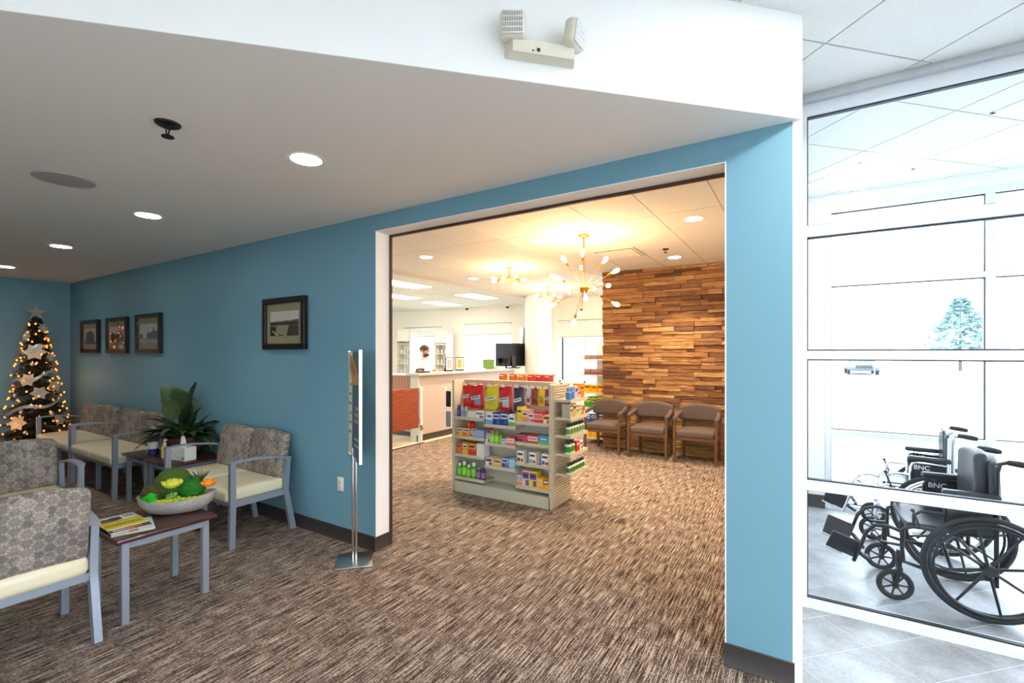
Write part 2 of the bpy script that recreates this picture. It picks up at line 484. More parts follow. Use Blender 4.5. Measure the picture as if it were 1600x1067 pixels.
rest = M().prism([(2.4, -5.5), (3.6, -5.5), (3.6, 3.3), (3.0, 3.3), (3.0, .9), (2.4, .9)], -.01, 0); rest.prism([(-5.5, -5.5), (2.4, -5.5), (2.4, -1.2), (-1.2, -1.2)], -.01, 0)
part('floor_tile_field', rest, 'porcelain_tile', fl, smooth=False)
# ceilings ----------------------------------------------------------
c = M(); c.prism([(XE, -5.5), (-5.504, -5.5), (-.004, 0), (XE, .0)], CW, CW+.05); struct('ceiling', c, 'ceiling_paint')
c = M().box(-13, -.0, .14, 9, CP+.012, CP+.06); cp = struct('ceiling_pharmacy', c, 'grid_white')
tm = M().box(-.3, .3, -.605, .605, 0, .014).mesh('ceiling_panel', 'tile_white', False)
cut = {}
for i in range(-16, 2):
    for j in range(-1, 7):
        x0, x1 = max(-.645+.61*i, -10.5), min(-.645+.61*(i+1), -.1); y0, y1 = max(2.09+1.22*j, .16), min(2.09+1.22*(j+1), 8.9)
        if x1-x0 < .08 or y1-y0 < .08: continue
        if -5.8 > x0 > -6.4: pass
        full = x1-x0 > .6 and y1-y0 > 1.2
        if full: put('ceiling_panel', tm, cp, ((x0+x1)/2, (y0+y1)/2, CP))
        else: part('ceiling_panel', M().box(x0+.005, x1-.005, y0+.005, y1-.005, CP, CP+.014), 'tile_white', cp, smooth=False)
struct('trim_2', M().box(-5.82, -5.76, .16, 8.5, CP-.035, CP+.02), 'counter_laminate')
c = M(); c.prism([(-5.5, -5.5), (3.6, -5.5), (3.6, 3.3), (0, 3.3), (0, 0)], CL+.012, CL+.06); cl = struct('ceiling_lobby', c, 'grid_white')
TROF = [(.8, 1.41, -.78, -.17), ]      # lobby panel places in s,t (kept free of panels)
tiled(cl, 'ceiling_panel', 'tile_white', [[(0, -1.8), (2.6, -1.8), (2.6, .9), (0, .9)], [(0, 0), (-1.8, -1.8), (0, -1.8)]], .29, .645, .146, .645, .012, CL, CL+.014, 10)
tiled(cl, 'ceiling_panel', 'tile_white', [[(0, .9), (3.4, .9), (3.4, 3.3), (0, 3.3)]], 1.1, .645, 1.15, .645, .012, CL, CL+.014, 10)
rest = M().prism([(2.6, -5.5), (3.6, -5.5), (3.6, .9), (2.6, .9)], CL, CL+.014); rest.prism([(-5.5, -5.5), (2.6, -5.5), (2.6, -1.8), (-1.8, -1.8)], CL, CL+.014)
part('ceiling_field', rest, 'tile_white', cl, smooth=False)
# blue wall with the wide opening ----------------------------------
w = M().box(XE-.1, -2.955, 0, .14, 0, 3.3).box(-2.955, -.336, 0, .14, 2.609, 3.3).box(-.336, -.04, 0, .14, 0, 3.3)
struct('wall_back', w, 'blue_paint', smooth=False)
struct('trim_3', M().box(-2.957, -2.951, -.001, .142, .11, 2.609).box(-2.951, -.34, -.001, .142, 2.603, 2.609).box(-.342, -.336, -.001, .142, .11, 2.609), 'white_paint')
struct('trim_4', M().box(-2.951, -2.937, .142, .165, 0, 2.6).box(-2.951, -.336, .142, .165, 2.585, 2.603).box(-.35, -.336, .142, .165, 0, 2.6), 'dark_trim')
def base_run(n, x0, y0, x1, y1, nx, ny, h=.112):
    m = M(); d = Vector((x1-x0, y1-y0, 0)); nn = Vector((nx, ny, 0)); a = Vector((x0, y0, 0)); b = Vector((x1, y1, 0))
    pr = [(0, h), (.006, h-.004), (.008, .02), (.02, .003), (.02, 0), (0, 0)]
    r0 = [a+nn*u+Vector((0, 0, z)) for u, z in pr]; r1 = [b+nn*u+Vector((0, 0, z)) for u, z in pr]
    k = len(pr); m.v += [tuple(p) for p in r0+r1]
    for i in range(k): j = (i+1) % k; m.face((i, j, k+j, k+i))
    m.face(range(k)); m.face(reversed(range(k, 2*k)))
    struct(n, m, 'baseboard_rubber')
base_run('baseboard_back', XE, 0, -2.945, 0, 0, -1); base_run('baseboard_jamb', -2.951, -.02, -2.951, .15, 1, 0)
base_run('baseboard_pillar', -.346, 0, -.032, 0, 0, -1); base_run('baseboard_left', XE, -5.4, XE, 0, 1, 0)
struct('wall_left', M().box(XE-.1, XE, -5.5, .14, 0, 3.3), 'blue_paint', smooth=False)
wf = M(); xs = XE-.1; FW = ((-2.4, -.9), (.6, 2.1))  # unseen windows behind the camera, added and sized to light the blue wall
for a_, b_ in FW:
    wf.box(xs, a_, -5.6, -5.5, 0, 3.3).box(a_, b_, -5.6, -5.5, 0, .9).box(a_, b_, -5.6, -5.5, 2.5, 3.3); xs = b_
wf.box(xs, 3.7, -5.6, -5.5, 0, 3.3); struct('wall_front', wf, 'cream_paint', smooth=False)
for n, (a_, b_) in enumerate(FW):
    fr = M().box(a_, b_, -5.58, -5.52, .9, .96).box(a_, b_, -5.58, -5.52, 2.44, 2.5)
    for k in range(3): q = a_+.03+(b_-a_-.06)*k/2; fr.box(q-.03, q+.03, -5.58, -5.52, .9, 2.5)
    wl = struct('window_%d' % (9+n), fr, 'aluminium_white', smooth=False)
    part('pane', M().box(a_, b_, -5.555, -5.545, .93, 2.47), 'window_glass', wl, smooth=False)
# bulkhead ----------------------------------------------------------
b = M(); b.prism([(-.036, -.036+.036*2), (-5.5, -5.46), (-5.5, -5.5), (-.0, -.0)], CW+.0008, CL+.02); struct('wall_bulkhead', b, 'white_paint', smooth=False)
# return wall between opening and vestibule -------------------------
struct('wall_return', M().box(-.1, -.0, .14, 5.05, 0, 3.3).box(-.04, -.006, -.0, .14, 0, 3.3), 'white_paint', smooth=False)
# pharmacy shell ----------------------------------------------------
def holed(m, x0, x1, y0, y1, z0, z1, holes):
    xs = x0
    for a, b_, c_, d_ in holes:
        m.box(xs, a, y0, y1, z0, z1); m.box(a, b_, y0, y1, z0, c_); m.box(a, b_, y0, y1, d_, z1); xs = b_
    m.box(xs, x1, y0, y1, z0, z1); return m
struct('wall_pharmacy_back', holed(M(), -13, -5.6, 8.9, 9.05, 0, 3.05, [(-11.5, -9.85, .95, 2.45), (-8.92, -7.19, .95, 2.5)]), 'cream_paint', smooth=False)
struct('wall_pharmacy_right', holed(M(), -5.6, .0, 8.1, 8.25, 0, 3.05, [(-5.3, -3.1, .85, 2.43)]).box(-5.7, -5.6, 8.1, 9.05, 0, 3.05), 'cream_paint', smooth=False)
struct('wall_pharmacy_left', M().box(-13.1, -13, .14, 9.05, 0, 3.05), 'cream_paint', smooth=False)
struct('wall_column', M().lathe([(.33, 0), (.33, CP)], 28, (-5.52, 7.45, 0)), 'white_paint')
def window(n, x0, x1, y, z0, z1, shade, divs):
    fr = M(); t = .05
    fr.box(x0, x1, y, y+.06, z0, z0+t).box(x0, x1, y, y+.06, z1-t, z1).box(x0, x0+t, y, y+.06, z0, z1).box(x1-t, x1, y, y+.06, z0, z1)
    for d in divs: fr.box(d-.02, d+.02, y, y+.06, z0, z1)
    o = struct(n, fr, 'aluminium_white', smooth=False)
    xs = [x0+t]+list(divs)+[x1-t]
    for a, b_ in zip(xs, xs[1:]): part('pane', M().box(a, b_, y+.025, y+.033, z0+t, z1-t), 'window_glass', o, smooth=False)
    part('roller_shade', M().box(x0+.02, x1-.02, y-.03, y-.026, shade, z1-.02).cyl((x0+.02, y-.035, z1-.04), (x1-.02, y-.035, z1-.04), .03), 'plastic_white', o)
    part('shade_hem', M().box(x0+.02, x1-.02, y-.036, y-.02, shade-.03, shade), 'counter_laminate', o, smooth=False)
window('window_1', -11.5, -9.85, 8.96, .95, 2.45, 2.15, [-10.7])
window('window_2', -8.92, -7.19, 8.96, .95, 2.5, 2.16, [-8.05])
window('window_3', -5.3, -3.1, 8.16, .85, 2.43, 2.02, [-4.6, -3.9])
# ledger wall of split wood ----------------------------------------
ww = struct('wall_wood', M().box(-2.93, -.1, 5.05, 5.2, 0, 3.02), 'oak_dark', smooth=False)
rs = random.Random(3)
def strip_geo(m, l, h, o=(0, 0, 0)):
    t = rs.uniform(.010, .058); k = rs.uniform(.003, .011); n = 4; b0 = len(m.v)
    for i in range(n+1):
        u = -l/2+l*i/n; dt = t+rs.uniform(-k, k)
        m.v += [tuple(q+w for q, w in zip(v, o)) for v in ((u, 0, 0), (u, -dt, rs.uniform(0, .006)), (u, -dt-rs.uniform(-.006, .008), h-rs.uniform(0, .006)), (u, 0, h))]
    for i in range(n):
        a = b0+4*i; c_ = a+4
        for q in range(4): m.face((a+q, c_+q, c_+(q+1) % 4, a+(q+1) % 4))
    m.face((b0, b0+1, b0+2, b0+3)); e = b0+4*n; m.face((e+3, e+2, e+1, e)); return m
lens = [.2, .3, .4, .5, .6]; hs = [.046, .058, .072]; cnt = 0
bank = {(l, h): [strip_geo(M(), l, h).mesh('wood_strip', 'split_wood', False) for _ in range(3)] for l in lens for h in hs}
z = 2.99; field = M()
while z > 0.0:
    h = rs.choice(hs); x = -2.93; z -= h
    if z < -.02: h += z; z = 0
    hk = min(hs, key=lambda q: abs(q-h))
    while x < -.13:
        l = rs.choice(lens); sc = 1
        if x+l > -.13: l2 = -.105-x; l = min(lens, key=lambda q: abs(q-l2)); sc = l2/l
        if cnt < 299:
            o = put('wood_strip', rs.choice(bank[(l, hk)]), ww, (x+l*sc/2, 5.05, z)); o.scale = (sc*.992, 1, h/hk)
        else: strip_geo(field, l*sc*.99, h, (x+l*sc/2, 5.05, z))
        x += l*sc; cnt += 1
if field.v: part('wood_strip_field', field, 'split_wood', ww, smooth=False)['kind'] = 'stuff'
# lobby glass wall and vestibule -----------------------------------
def storefront(n, y, x0, x1, verts, rails, zt, d=.09, w=.05, bot=.1):
    fr = M()
    for a in verts: fr.box(a-w/2, a+w/2, y-d/2, y+d/2, 0, zt)
    for (a, b_) in rails: fr.box(x0, x1, y-d/2+.004, y+d/2-.004, a, b_)
    o = struct(n, fr, 'aluminium_white', smooth=False)
    g = M()
    for a, b_ in zip(verts, verts[1:]):
        for (r0, r1), (s0, s1) in zip(rails, rails[1:]):
            part('pane', M().box(a+w/2, b_-w/2, y-.005, y+.005, r1, s0), 'window_glass', o, smooth=False)
            for zz in (r1, s0-.008): g.box(a+w/2, b_-w/2, y-.016, y+.016, zz, zz+.008)
            g.box(a+w/2, a+w/2+.006, y-.016, y+.016, r1, s0); g.box(b_-w/2-.006, b_-w/2, y-.016, y+.016, r1, s0)
    part('gasket', g, 'gasket', o, smooth=False)
    return o
storefront('window_4', .9, 0, 3.6, [.0, 1.42, 2.5, 3.57], [(0, .055), (.745, .805), (1.575, 1.628), (2.35, 2.42), (3.118, 3.19)], 3.24)
struct('trim_5', M().box(0, 3.6, .82, .98, 3.19, 3.26), 'aluminium', smooth=False)
storefront('window_5', 3.25, .2, 3.6, [.225, 1.44, 2.6, 3.57], [(.0, .06), (.77, .82), (1.56, 1.62), (2.30, 2.35), (3.06, 3.12)], 3.24, d=.12, w=.055)
struct('wall_vestibule', M().box(-.05, .2, 3.19, 3.37, 0, 3.28).box(0, 3.7, 3.18, 3.34, 3.12, 3.26), 'white_paint', smooth=False)
base_run('baseboard_vestibule', 0.0, 3.19, .2, 3.19, 0, -1, h=.13)
# lobby side wall (out of frame) with two windows that let the daylight in
sw = M(); ys = -5.6
for a_, b_ in ((-4.2, -3.0), (-2.7, -.5)):
    sw.box(3.6, 3.75, ys, a_, 0, 3.3).box(3.6, 3.75, a_, b_, 0, .15).box(3.6, 3.75, a_, b_, 3.1, 3.3); ys = b_
sw.box(3.6, 3.75, ys, .95, 0, 3.3); struct('wall_right', sw, 'white_paint', smooth=False)
for n, (a_, b_) in enumerate(((-4.2, -3.0), (-2.7, -.5))):
    fr = M().box(3.64, 3.70, a_, b_, .15, .21).box(3.64, 3.70, a_, b_, 3.04, 3.1).box(3.64, 3.70, a_, a_+.06, .15, 3.1).box(3.64, 3.70, b_-.06, b_, .15, 3.1).box(3.64, 3.70, a_, b_, 1.6, 1.66)
    wl = struct('window_%d' % (6+n), fr, 'aluminium_white', smooth=False)
    part('pane', M().box(3.665, 3.675, a_, b_, .2, 3.06), 'window_glass', wl, smooth=False)
fr = M()
for y in (.95, 2.1, 3.25): fr.box(3.6, 3.7, y-.03, y+.03, 0, 3.24)
for zz in (0.0, .8, 2.35, 3.14): fr.box(3.61, 3.69, .9, 3.3, zz, zz+.08)
wl = struct('window_8', fr, 'aluminium_white', smooth=False)
part('pane', M().box(3.645, 3.655, .98, 3.22, .05, 3.2), 'window_glass', wl, smooth=False)
# outside -----------------------------------------------------------
struct('ground_outside', M().box(-90, 120, 3.4, 160, -.2, -.08).box(3.75, 120, -60, 3.4, -.2, -.08).box(-90, -13.2, -60, 3.4, -.2, -.08).box(-13.2, 3.75, -60, -5.65, -.2, -.08), 'snow', smooth=False)
struct('floor_street', M().box(-60, 90, 30, 38, -.08, -.06), 'asphalt', smooth=False)
# ================================================================== WAITING AREA
def recessed(loc, z, label, group, watts, r=.085, col=(1, .9, .76), spot=1.85):
    t = thing('recessed_light', label, 'ceiling light', (loc[0], loc[1], z), 0, group)
    part('trim_ring', M().lathe([(r, -.001), (r+.022, -.003), (r+.024, -.0005), (r+.024, .0), (r, .0)], 28), 'plastic_white', t)
    part('lens', M().lathe([(.0001, -.0022), (r*.99, -.002), (r*.99, -.0005), (.0001, -.0005)], 28), 'can_glow', t, label='glowing round lens')
    lamp('SPOT', 'light_source', t, (0, 0, -.02), watts, col, .06, spot_size=spot, spot_blend=.8)
    return t
for (x, y), s in zip([(-2.454, -.97), (-4.561, -.97), (-6.673, -.97), (-8.88, -.96)],
                     ['nearest the wide opening, largest of the row', 'second from the opening, above the end tables', 'third from the opening', 'farthest left, cut by the photo edge']):
    recessed((x, y), CW, 'round recessed light in the grey ceiling, '+s, 'recessed lights over the waiting area', SPOT_W)
t = thing('ceiling_speaker', 'flat round white speaker grille in the grey ceiling', 'speaker', (-4.064, -1.61, CW))
part('grille', M().lathe([(.0001, -.009), (.13, -.008), (.15, -.005), (.15, 0), (.0001, 0)], 32), 'speaker_grey', t)
part('rim', M().torus((0, 0, -.004), .15, .006, 'z', 32, 6), 'speaker_grey', t)
def sprinkler(loc, z, label, s=1.0):
    t = thing('sprinkler_head', label, 'sprinkler', (loc[0], loc[1], z))
    part('escutcheon', M().lathe([(.0001, -.012*s), (.03*s, -.012*s), (.042*s, -.006*s), (.045*s, 0), (.0001, 0)], 20), 'black_metal', t)
    part('frame_arm', M().tube([(-.012*s, 0, -.012*s), (-.014*s, 0, -.03*s), (0, 0, -.05*s)], .003*s, 6).tube([(.012*s, 0, -.012*s), (.014*s, 0, -.03*s), (0, 0, -.05*s)], .003*s, 6), 'black_metal', t)
    part('deflector', M().lathe([(.0001, -.054*s), (.022*s, -.054*s), (.022*s, -.05*s), (.0001, -.05*s)], 14), 'black_metal', t)
sprinkler((-2.643, -1.593), CW, 'dark sprinkler head under the grey waiting area ceiling', 1.25)
sprinkler((-1.543, 3.696), CP, 'small dark sprinkler head in the warm tiled ceiling before the wood wall')
# emergency light on the bulkhead ----------------------------------
t = thing('emergency_light', 'twin-head white emergency light on the white bulkhead', 'emergency light', (-.93, -.93, 2.80), PI/4)
bo = M(); bo.prism([(-.15, -.002), (.15, -.002), (.13, -.062), (-.13, -.062)], 0.02, .072); part('housing', bo, 'plastic_ivory', t, smooth=False)
part('test_button', M().box(-.03, -.018, -.066, -.06, .03, .042).box(-.05, -.044, -.064, -.06, .028, .034), 'dark_trim', t, label='tiny red test button')
for sx, az, el in ((-1, -.25, .1), (1, .75, .15)):
    hd = put('lamp_head', M().rbox((0, 0, 0), (.105, .055, .105), .02, 2).mesh('lamp_head', 'plastic_ivory'), t, (sx*.13, -.06, .118), (el, 0, az))
    ln = part('lens', M().rbox((0, -.028, 0), (.088, .012, .088), .005, 1), 'shelf_white', hd)
    g = M()
    for i in range(9):
        for j in range(4): g.box(-.04+i*.0092, -.0355+i*.0092, -.0362, -.033, -.038+j*.02, -.024+j*.02)
    part('lens_ribs', g, 'brushed_steel' if sx < 0 else 'aluminium_white', hd)
    part('swivel', M().cyl((sx*.125, -.04, .07), (sx*.125, -.05, .1), .016), 'plastic_ivory', t)
# framed photographs ------------------------------------------------
def picture(x0, x1, z0, z1, label, scene, grp='framed photographs on the blue wall'):
    cx, w, h = (x0+x1)/2, x1-x0, z1-z0
    t = thing('framed_photograph', label, 'picture', (cx, 0, z0), 0, grp)
    b = .055
    part('frame', M().box(-w/2, w/2, -.045, -.002, 0, b, .004).box(-w/2, w/2, -.045, -.002, h-b, h, .004).box(-w/2, -w/2+b, -.045, -.002, b, h-b, .004).box(w/2-b, w/2, -.045, -.002, b, h-b, .004), 'frame_black', t, smooth=False)
    part('mat_board', M().box(-w/2+b, w/2-b, -.022, -.004, b, h-b), 'mat_board', t, smooth=False)
    mw, mh = w/2-b-.055, .075
    pw, z_0, z_1 = mw, b+mh, h-b-mh
    m = M(); y = [-.0232]
    def R(u0, v0, u1, v1, c):
        y[0] -= .00006
        m.color(c).poly([(-pw+2*pw*u0, y[0], z_0+(z_1-z_0)*v0), (-pw+2*pw*u1, y[0], z_0+(z_1-z_0)*v0), (-pw+2*pw*u1, y[0], z_0+(z_1-z_0)*v1), (-pw+2*pw*u0, y[0], z_0+(z_1-z_0)*v1)])
    def Pq(pts, c):
        y[0] -= .00006; m.color(c).poly([(-pw+2*pw*u, y[0], z_0+(z_1-z_0)*v) for u, v in pts])
    scene(R, Pq); part('photograph', m, 'print', t, smooth=False)
    part('glazing', M().box(-w/2+b*.9, w/2-b*.9, -.031, -.029, b*.9, h-b*.9), 'picture_glass', t, smooth=False)
G = lambda v, k=.94: L(v, v*k*1.0, v*k*k)
def sc_tower(R, Pq):
    R(0, 0, 1, 1, G(196)); R(0, 0, 1, .14, G(60)); Pq([(.1, .1), (.9, .1), (.86, .3), (.8, .74), (.2, .74), (.12, .3)], G(58)); Pq([(.36, .1), (.64, .1), (.62, .84), (.5, .88), (.38, .84)], G(46))
    for i in range(3):
        for j in range(4): R(.22+i*.24, .22+j*.12, .3+i*.24, .3+j*.12, G(84))
def sc_street(R, Pq):
    R(0, 0, 1, 1, G(196)); R(0, 0, 1, .3, G(176)); Pq([(.06, .3), (.3, .3), (.3, .62), (.18, .7), (.06, .62)], G(70)); R(.3, .3, .95, .55, G(92)); R(.6, .5, .8, .72, G(110))
    Pq([(.08, .12), (.45, .16), (.48, .42), (.12, .42)], G(56)); Pq([(.45, .1), (.9, .2), (.95, .3), (.45, .24)], G(140))
def sc_church(R, Pq):
    R(0, 0, 1, 1, G(204)); R(0, 0, 1, .26, G(148)); Pq([(0, .22), (.2, .26), (.18, .46), (.06, .5), (0, .44)], G(64)); Pq([(.4, .24), (1, .22), (1, .62), (.86, .62), (.8, .84), (.74, .62), (.6, .52), (.5, .58), (.4, .44)], G(80))
    Pq([(.0, .16), (.3, .0), (.45, .0), (.06, .22)], G(190)); Pq([(.5, .1), (1, .02), (1, .12)], G(196))
def sc_bridge(R, Pq):
    R(0, 0, 1, 1, L(206, 202, 196)); Pq([(0, 0), (1, 0), (1, .66), (.7, .62), (.35, .6), (0, .58)], L(108, 92, 70)); R(0, .46, 1, .56, L(70, 56, 40)); Pq([(.2, .06), (.75, .06), (.7, .42), (.25, .44)], L(150, 142, 116))
    Pq([(.58, .0), (1, 0), (1, .42), (.66, .4)], L(74, 64, 54)); Pq([(0, 0), (.18, 0), (.2, .38), (0, .36)], L(48, 38, 30)); Pq([(.06, .22), (.1, .22), (.3, .0), (.24, 0)], L(196, 186, 160)); Pq([(.2, .26), (.24, .24), (.62, .0), (.55, 0)], L(176, 166, 140))
    for i in range(9): R(.12+i*.09, .56+.03*(i % 3), .16+i*.09, .6+.03*(i % 3), L(176, 166, 146))
picture(-9.50, -8.80, 1.61, 2.105, 'black-framed photograph of a tall dark tower, leftmost on the blue wall', sc_tower)
picture(-8.50, -7.78, 1.605, 2.105, 'black-framed photograph reflecting tree lights, second from left', sc_street)
picture(-7.50, -6.77, 1.605, 2.115, 'black-framed photograph of a street with a spire, third from left', sc_church)
picture(-4.52, -3.845, 1.645, 2.14, 'black-framed photograph of a river valley with bridge, alone above the double seat', sc_bridge)
t = thing('wall_outlet', 'white duplex outlet low on the blue wall beside the sign stand', 'outlet', (-3.39, 0, .42))
part('cover_plate', M().rbox((0, -.004, .06), (.075, .008, .12), .003, 1), 'plastic_white', t)
for zz in (.038, .082): part('receptacle', M().rbox((0, -.009, zz), (.034, .004, .03), .0015, 1), 'plastic_ivory', t)

# double seats ------------------------------------------------------
def double_seat(label, loc, rz, Wd=1.2):
    t = thing('double_seat', label, 'seat', (loc[0], loc[1], 0), rz, 'silver-framed double seats with patterned backs')
    hw = Wd/2-.02
    for sx in (-1, 1):
        x = sx*hw
        part('rear_leg', M().bar([(x, .275, 0), (x, .215, .30), (x, .20, .37), (x, .222, .655)], .036, .05), 'silver_paint', t, ang=60)
        part('front_leg', M().bar([(x, -.27, 0), (x, -.262, .35), (x, -.262, .70)], .036, .046), 'silver_paint', t, ang=60)
        part('armrest', M().bar([(x, -.285, .70), (x, -.2, .711), (x, -.05, .709), (x, .1, .689), (x, .245, .657)], .05, .016), 'silver_paint', t, ang=60)
        part('side_rail', M().box(x-.014, x+.014, -.25, .2, .335, .385), 'silver_paint', t, smooth=False)
    part('middle_leg', M().bar([(0, -.21, 0), (0, -.21, .34)], .036, .04), 'silver_paint', t, smooth=False)
    part('middle_leg', M().bar([(0, .255, 0), (0, .2, .34)], .036, .04), 'silver_paint', t, smooth=False)
    part('front_rail', M().box(-hw, hw, -.262, -.235, .335, .38), 'silver_paint', t, smooth=False)
    part('back_rail', M().box(-hw, hw, .18, .215, .335, .38), 'silver_paint', t, smooth=False)
    for sx in (-1, 1):
        w = (Wd-.07)/2
        def dome(x, y, z): return (x, y, z+.016*(1-(2*x/w)**2)*(1-(2*y/.54)**2) if z > 0 else z)
        part('seat_cushion', M().rbox((sx*(w/2+.002), -.035, .425), (w, .53, .11), .04, 3, dome), 'vinyl_cream', t, ang=80)
        def bend(x, y, z): return (x, y+.16*(z+.2)*.9-.02*(1-(2*x/w)**2), z+.03*(1-(2*x/w)**2) if z > 0 else z)
        part('backrest', M().rbox((sx*(w/2+.002), .195, .665), (w-.012, .08, .40), .038, 3, bend), 'petal_fabric', t, ang=80)
    part('back_bracket', M().cyl((0, .2, .40), (0, .2, .5), .012), 'silver_paint', t)
    return t
double_seat('double seat along the blue wall between end tables and sign stand', (-4.57, -.335), 0)
double_seat('double seat along the blue wall, right beside the end tables, left of the plant', (-7.06, -.335), 0, 1.34)
double_seat('double seat in the far corner along the blue wall beside the tree', (-8.44, -.335), 0, 1.34)
double_seat('near double seat seen from behind at the left edge, beside the magazine table', (-3.62, -2.235), -PI/2)
double_seat('double seat facing right at the left edge, behind the near seat', (-5.27, -1.85), PI/2)
# tables ------------------------------------------------------------
def side_table(label, loc, w=.55):
    t = thing('side_table', label, 'table', (loc[0], loc[1], 0), 0, 'square mahogany-topped side tables')
    part('tabletop', M().rbox((0, 0, .508), (w, w, .026), .006, 1), 'mahogany', t)
    k = w/2-.055
    for sx in (-1, 1):
        for sy in (-1, 1):
            part('leg', M().box(sx*k-.019, sx*k+.019, sy*k-.019, sy*k+.019, 0, .495, .003), 'silver_paint', t, smooth=False)
    for s in (-1, 1):
        part('apron', M().box(-k+.019, k-.019, s*k-.012, s*k+.012, .448, .494), 'silver_paint', t, smooth=False)
        part('apron', M().box(s*k-.012, s*k+.012, -k+.019, k-.019, .448, .494), 'silver_paint', t, smooth=False)
    return t
side_table('dark-topped side table with magazines and green bowl, nearest the camera', (-3.645, -1.285))
side_table('dark-topped end table against the blue wall under the potted plant', (-5.47, -.305))
side_table('dark-topped end table against the blue wall touching the long seats', (-6.03, -.305))
TT = .522
# planted bowl ------------------------------------------------------
t = thing('succulent_bowl', 'low grey stone bowl of green moss and succulents on the side table', 'planter', (-3.66, -1.13, TT), math.radians(52))
def scoop(m, lift=.03):
    return m.xf(lambda v: (v.x, v.y, v.z+lift*(v.x/.23)**2*(v.z/.1)))
part('bowl', scoop(M().lathe([(.0001, .0), (.12, .0), (.17, .015), (.215, .05), (.232, .095), (.226, .1), (.214, .094), (.19, .07), (.0001, .06)], 36, sy=.55)), 'concrete_bowl', t, ang=60)
part('moss_bed', scoop(M().lathe([(.0001, .1), (.12, .1), (.19, .09), (.208, .075), (.0001, .06)], 28, sy=.52)), 'moss_lime', t)
def lump(name, mat, c, r, sc, amp=.1, seed=0, nu=18, nv=10):
    rr = random.Random(seed); m = M().ball((0, 0, 0), 1, nu, nv)
    m.xf(lambda v: Vector((v.x*sc[0], v.y*sc[1], v.z*sc[2]))*r*(1+amp*(rr.random()-.5)))
    m.xf(lambda v: (v.x+c[0], v.y+c[1], v.z+c[2])); part(name, m, mat, t, ang=80)
lump('moss_ball', 'moss_dark', (-.035, .035, .185), .112, (1, .85, .95), .14, 1, 44, 24)
lump('moss_mound', 'moss_olive', (-.135, .01, .135), .075, (1, .9, .9), .2, 2, 34, 18)
lump('moss_mound', 'moss_green', (.085, -.015, .155), .08, (1, .8, .9), .28, 3, 38, 20)
for i, c in enumerate([(-.155, -.055, .115), (-.12, -.075, .11), (-.17, -.02, .11), (-.135, -.06, .13)]): lump('moss_tuft', 'moss_bright', c, .034, (1, 1, .8), .35, 10+i, 10, 6)
for i in range(9):
    a = i*.7; lump('moss_tuft', 'moss_lime', (-.12+.034*i, -.085-.012*math.sin(a), .1), .02, (1.2, .8, .7), .35, 30+i, 9, 6)
for i in range(7):
    a = random.uniform(0, 6); lump('succulent_bud', 'succulent', (-.03+.02*(i % 4), -.085+.012*(i//4), .115+.013*(i % 3)), .017, (1, 1, .9), .1, 60+i, 10, 6)
def rosette(c, mat, r, n, name):
    for k in range(3):
        rr = r*(1-.28*k)
        for i in range(n-k):
            a = 2*PI*(i+.5*k)/(n-k); m = M()
            m.ball((0, 0, 0), 1, 8, 5); tilt = .6+.4*k
            m.xf(lambda v: (v.x*rr*.5+rr*.45, v.y*rr*.36, v.z*rr*.2))
            m.xf(lambda v: Matrix.Rotation(a, 3, 'Z') @ (Matrix.Rotation(-tilt, 3, 'Y') @ v)); m.xf(lambda v: (v.x+c[0], v.y+c[1], v.z+c[2]+.01*k))
            part(name, m, mat, t, ang=80)
rosette((-.01, -.075, .185), 'petal_yellow', .082, 8, 'yellow_petal'); rosette((.185, -.015, .16), 'petal_orange', .068, 8, 'orange_petal')
for i in range(14):
    a = 2*PI*i/14+.2; q = .5+.4*(i % 3)/2
    p = Vector((.12, .05, .17)); d = Vector((math.cos(a)*q, math.sin(a)*q, 1)).normalized()
    part('spiky_leaf', M().tube([p, p+d*.05, p+d*.1+Vector((d.x, d.y, 0))*.02], [.006, .005, .0006], 5), 'leaf_mid', t)
# magazines ---------------------------------------------------------
def magazine(label, loc, rz, z, w, h, th, paint):
    t = thing('magazine', label, 'magazine', (loc[0], loc[1], z), rz, 'magazines on the near side table')
    part('pages', M().box(-w/2+.002, w/2-.002, -h/2+.002, h/2-.002, 0, th*.8), 'plastic_ivory', t, smooth=False)
    m = M(); y = [th*.8]
    def R(u0, v0, u1, v1, c):
        y[0] += .00008; m.color(L(*c)).poly([(-w/2+w*u0, -h/2+h*v0, y[0]), (-w/2+w*u1, -h/2+h*v0, y[0]), (-w/2+w*u1, -h/2+h*v1, y[0]), (-w/2+w*u0, -h/2+h*v1, y[0])])
    paint(R); part('cover', m, 'print', t, smooth=False)
def m_yellow(R):
    R(0, 0, 1, 1, (226, 222, 214)); R(0, .0, 1, .5, (222, 204, 26)); R(.0, .5, 1, .56, (176, 150, 40)); R(.1, .58, .5, .86, (104, 78, 58)); R(.35, .62, .62, .9, (52, 56, 84)); R(.7, .72, .95, .94, (148, 156, 168))
    for i in range(9): R(.06+i*.1, .18, .13+i*.1, .36, (70, 68, 20)); R(.08+i*.1, .22, .115+i*.1, .36, (222, 204, 26))
def m_red(R):
    R(0, 0, 1, 1, (120, 66, 48)); R(0, 0, 1, .3, (70, 60, 56)); R(.1, .05, .6, .2, (196, 182, 170)); R(.4, .1, .8, .22, (214, 96, 40)); R(0, .86, 1, 1, (196, 150, 120))
def m_white(R):
    R(0, 0, 1, 1, (204, 218, 222)); R(.4, .1, .62, .5, (150, 84, 84)); R(.08, .12, .34, .3, (170, 188, 196)); R(.7, .2, .95, .34, (168, 180, 192))
magazine('white magazine at the bottom of the pile on the near table', (-3.575, -1.415), math.radians(74), TT, .21, .275, .006, m_white)
magazine('dark red magazine in the middle of the pile on the near table', (-3.635, -1.43), math.radians(84), TT+.006, .21, .275, .007, m_red)
